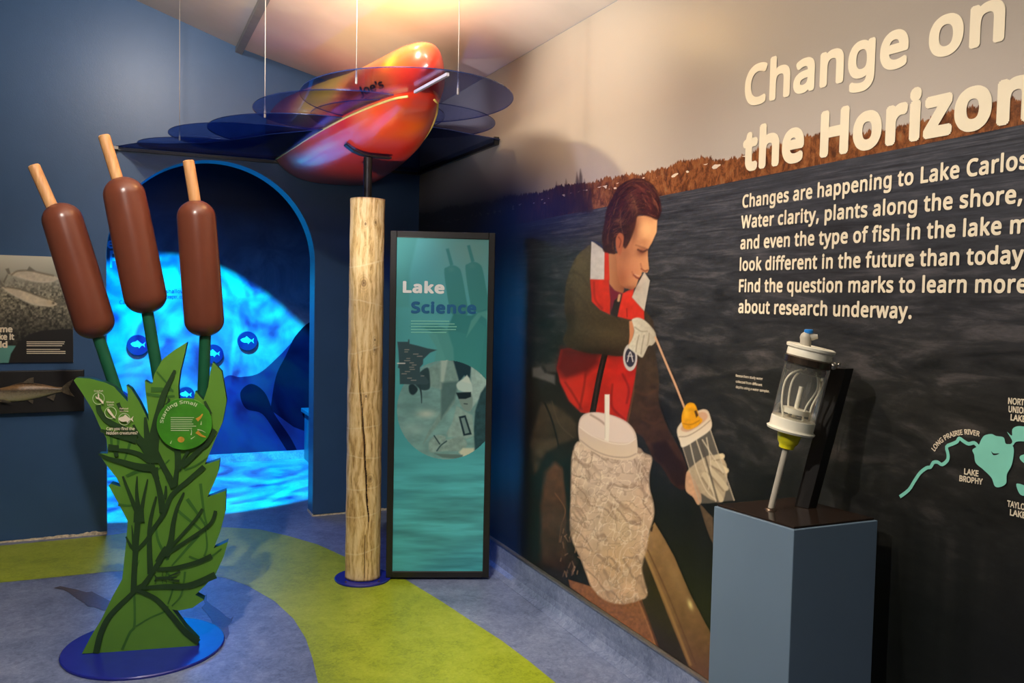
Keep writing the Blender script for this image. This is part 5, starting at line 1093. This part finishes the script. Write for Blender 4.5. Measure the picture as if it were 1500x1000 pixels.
# ================================================================== PLINTH AND WATER SAMPLER
zt = .93
A, B, Cc = (onz(x, y, zt) for x, y in ((1046, 741), (1163, 776), (1286, 762)))
u = (Cc - B); w_ = (A - B); u.z = w_.z = 0
w_ = (w_ - u.normalized() * w_.dot(u.normalized())).normalized() * w_.length * .985 + u.normalized() * .0
w_ = w_ * .55 + (A - B) * .45
D = A + u; cen = (A + Cc) / 2
pl = thing('display_plinth', 'light blue square plinth with a black top, in front of the mural', 'plinth', (cen.x, cen.y, 0))
ring4 = lambda z, k=1.0: [cen + (p - cen) * k + Vector((0, 0, z - zt)) for p in (A, B, Cc, D)]
hexa('body', ring4(0), ring4(zt), MAT['plinth'], pl, .002)
hexa('top_plate', ring4(zt + .0005, .955), ring4(zt + .006, .955), MAT['blackgloss'], pl, .001)
PZ = zt + .006
sb = onz(1129, 746, PZ); vd = (sb - Oc); vd.z = 0; vd.normalize(); sidev = Vector((vd.y, -vd.x, 0))
pm = (sb - Oc).dot(Fw) / FOC                                  # metres per pixel at the sampler
axd = (onpl(1187.5, 512, sb, vd) - sb); tot = axd.length; axd.normalize()
sam = thing('water_sampler', 'clear tube water sampler with white caps and yellow cup, tilted on the plinth', 'water sampler', sb)
T = lambda px_: px_ * pm
k_ = tot / (math.hypot(58.5, 234) * pm)
def ax(t): return sb + axd * T(t)
lathe('foot', ax(0), (0, 0, 1), [(0, T(9)), (T(2), T(8)), (T(3), T(6))], MAT['dark_metal'], sam, 28)
lathe('rod', ax(1), axd, [(0, T(4.6)), (T(95), T(4.6))], MAT['grey_plastic'], sam, 20)
lathe('yellow_cup', ax(93), axd, [(0, T(8)), (T(1), T(10.5)), (T(5), T(11)), (T(7), T(12)), (T(10), T(14.5)), (T(22), T(17)), (T(27), T(17))], MAT['yellow_plastic'], sam, 36)
lathe('lower_cap', ax(118), axd, [(0, T(26)), (T(1), T(33)), (T(4), T(34.5)), (T(6), T(31.5)), (T(7.5), T(31)), (T(20), T(31)), (T(21), T(30))], MAT['white_plastic'], sam, 48)
lathe('clear_tube', ax(136), axd, [(0, T(30.5)), (T(84), T(30.5))], MAT['clear'], sam, 48, caps=False)
lathe('inner_disc', ax(206), axd, [(0, T(27)), (T(1), T(28.5)), (T(9), T(28.5)), (T(10), T(27))], tinted('frosted_disc', (.62, .62, .58, 1), .1, .3), sam, 40)
lathe('clamp_ring', ax(218), axd, [(0, T(32)), (T(1), T(34.5)), (T(10), T(34.5)), (T(11), T(32))], MAT['dark_metal'], sam, 48)
lathe('upper_cap', ax(229), axd, [(0, T(30)), (T(.5), T(31.5)), (T(8), T(31.5)), (T(10), T(31)), (T(12), T(34)), (T(15.5), T(34.5)), (T(17), T(32)), (T(15), T(28)), (T(15), T(1))], MAT['white_plastic'], sam, 48)
tp = ax(243) - sidev * T(8)
lathe('tap_body', tp, Vector((0, 0, 1)) + axd * .2, [(0, T(8)), (T(10), T(7.5)), (T(15), T(8.5)), (T(20), T(7)), (T(23), T(3))], MAT['grey_plastic'], sam, 24)
sp0 = tp + Vector((0, 0, T(15))); lathe('tap_spout', sp0, sidev + Vector((0, 0, .12)), [(0, T(6)), (T(10), T(5)), (T(15), T(3.5)), (T(16.5), T(3.5))], MAT['grey_plastic'], sam, 20)
lathe('tap_hole', sp0 + (sidev + Vector((0, 0, .12))).normalized() * T(15.5) - vd * T(1.6), sidev * .6 - vd * .8, [(0, T(2)), (T(.9), T(2))], MAT['print_black'], sam, 12)
lathe('tap_cap', tp + Vector((0, 0, T(21))) + sidev * T(4), (0, 0, 1), [(0, T(5)), (T(1.5), T(6.2)), (T(5), T(6.2)), (T(6), T(5))], MAT['blue_plastic'], sam, 20)
lathe('clamp_bolt', ax(219) + sidev * T(35) - vd * T(8), -vd, [(0, T(5.5)), (T(2.5), T(5.5)), (T(5), T(3.5)), (T(6), T(.5))], MAT['metal'], sam, 16)
lathe('clamp_bolt', ax(221) + sidev * T(42) - vd * T(4), -vd, [(0, T(3.4)), (T(2), T(3)), (T(3.5), T(.5))], MAT['metal'], sam, 12)
lathe('inner_rod', ax(140), axd, [(0, T(3.2)), (T(46), T(3.2))], MAT['white_plastic'], sam, 16)
lathe('inner_rod', ax(138) + sidev * T(10) + vd * T(8), axd, [(0, T(3)), (T(70), T(3))], MAT['clear'], sam, 16)
lathe('inner_weight', ax(145), axd, [(0, T(8)), (T(1), T(19)), (T(8), T(19)), (T(9), T(12))], MAT['white_plastic'], sam, 28)
pv = axd.cross(sidev).normalized(); sv = pv.cross(axd).normalized(); sv = sv if sv.dot(sidev) > 0 else -sv
for (x0, xm, x1, dp) in ((-15, -24, -5, -12), (-6, -14, 2, 10), (12, 21, 14, -10), (22, 26, 10, 8)):
    pts = [ax(139) + sv * T(x0) - vd * T(-dp), ax(160) + sv * T(x0 * .6 + xm * .4 - 3) - vd * T(-dp), ax(186) + sv * T(xm) - vd * T(-dp), ax(202) + sv * T(xm * .7 + x1 * .3) - vd * T(-dp), ax(212) + sv * T(x1) - vd * T(-dp)]
    tube('elastic_band', pts, T(1.5), MAT['white_plastic'], sam, 8, 6)
# black post behind the sampler (fixed to the plinth)
b0, b1 = onz(1163, 741, PZ), onz(1184, 745, PZ); up_ = axd * T(211)
bu_ = (b1 - b0); bv = Vector((-bu_.y, bu_.x, 0)).normalized() * .03; bv = bv if bv.dot(vd) > 0 else -bv
base4 = [b0, b1, b1 + bv + bu_ * .25, b0 + bv + bu_ * .25]; post_dir = (onpl(1228, 539, (b0 + b1) / 2, vd) - (b0 + b1) / 2)
hexa('post', base4, [p + post_dir for p in base4], MAT['black'], pl, .0015)

# ------------------------------------------------------------------ sub-parts hang from the part they belong to
def tuck(root, under, kinds):
    kids = [o for o in root.children]; host = [o for o in kids if o.name.split('.')[0] == under]
    for o in kids:
        if o.name.split('.')[0] in kinds:
            if len(host) > 1:
                c = sum((Vector(b) for b in o.bound_box), Vector()) / 8
                h = min(host, key=lambda q: (sum((Vector(b) for b in q.bound_box), Vector()) / 8 - c).length)
            else: h = host[0]
            o.parent = h
bpy.context.view_layer.update()
rs_kids = [o for o in cat.children if o.name.split('.')[0] in ('text_line', 'creature_print')] + [starting]
for o in rs_kids: o.parent = sd
tuck(cat, 'cattail_head', ('spike',)); tuck(cat, 'leaf_panel', ('plant_print', 'crayfish_print', 'icon_ring', 'icon_print', 'lettering'))
tuck(log, 'base', ('bolt',)); tuck(sign, 'panel', ('sign_print', 'lettering', 'text_line')); tuck(panel, 'board', ('photo_print', 'lettering', 'text_line'))
tuck(fb, 'fish_body', ('fin', 'eye')); tuck(sam, 'tap_body', ('tap_spout', 'tap_hole', 'tap_cap')); tuck(sam, 'clamp_ring', ('clamp_bolt',))
tuck(kay, 'hull', ('lettering',)); tuck(can, 'wire', ('wire_clip',))
for t in [o for o in bpy.data.objects if o.name.split('.')[0] == 'fish_disc']: tuck(t, 'disc', ('fish_print',))
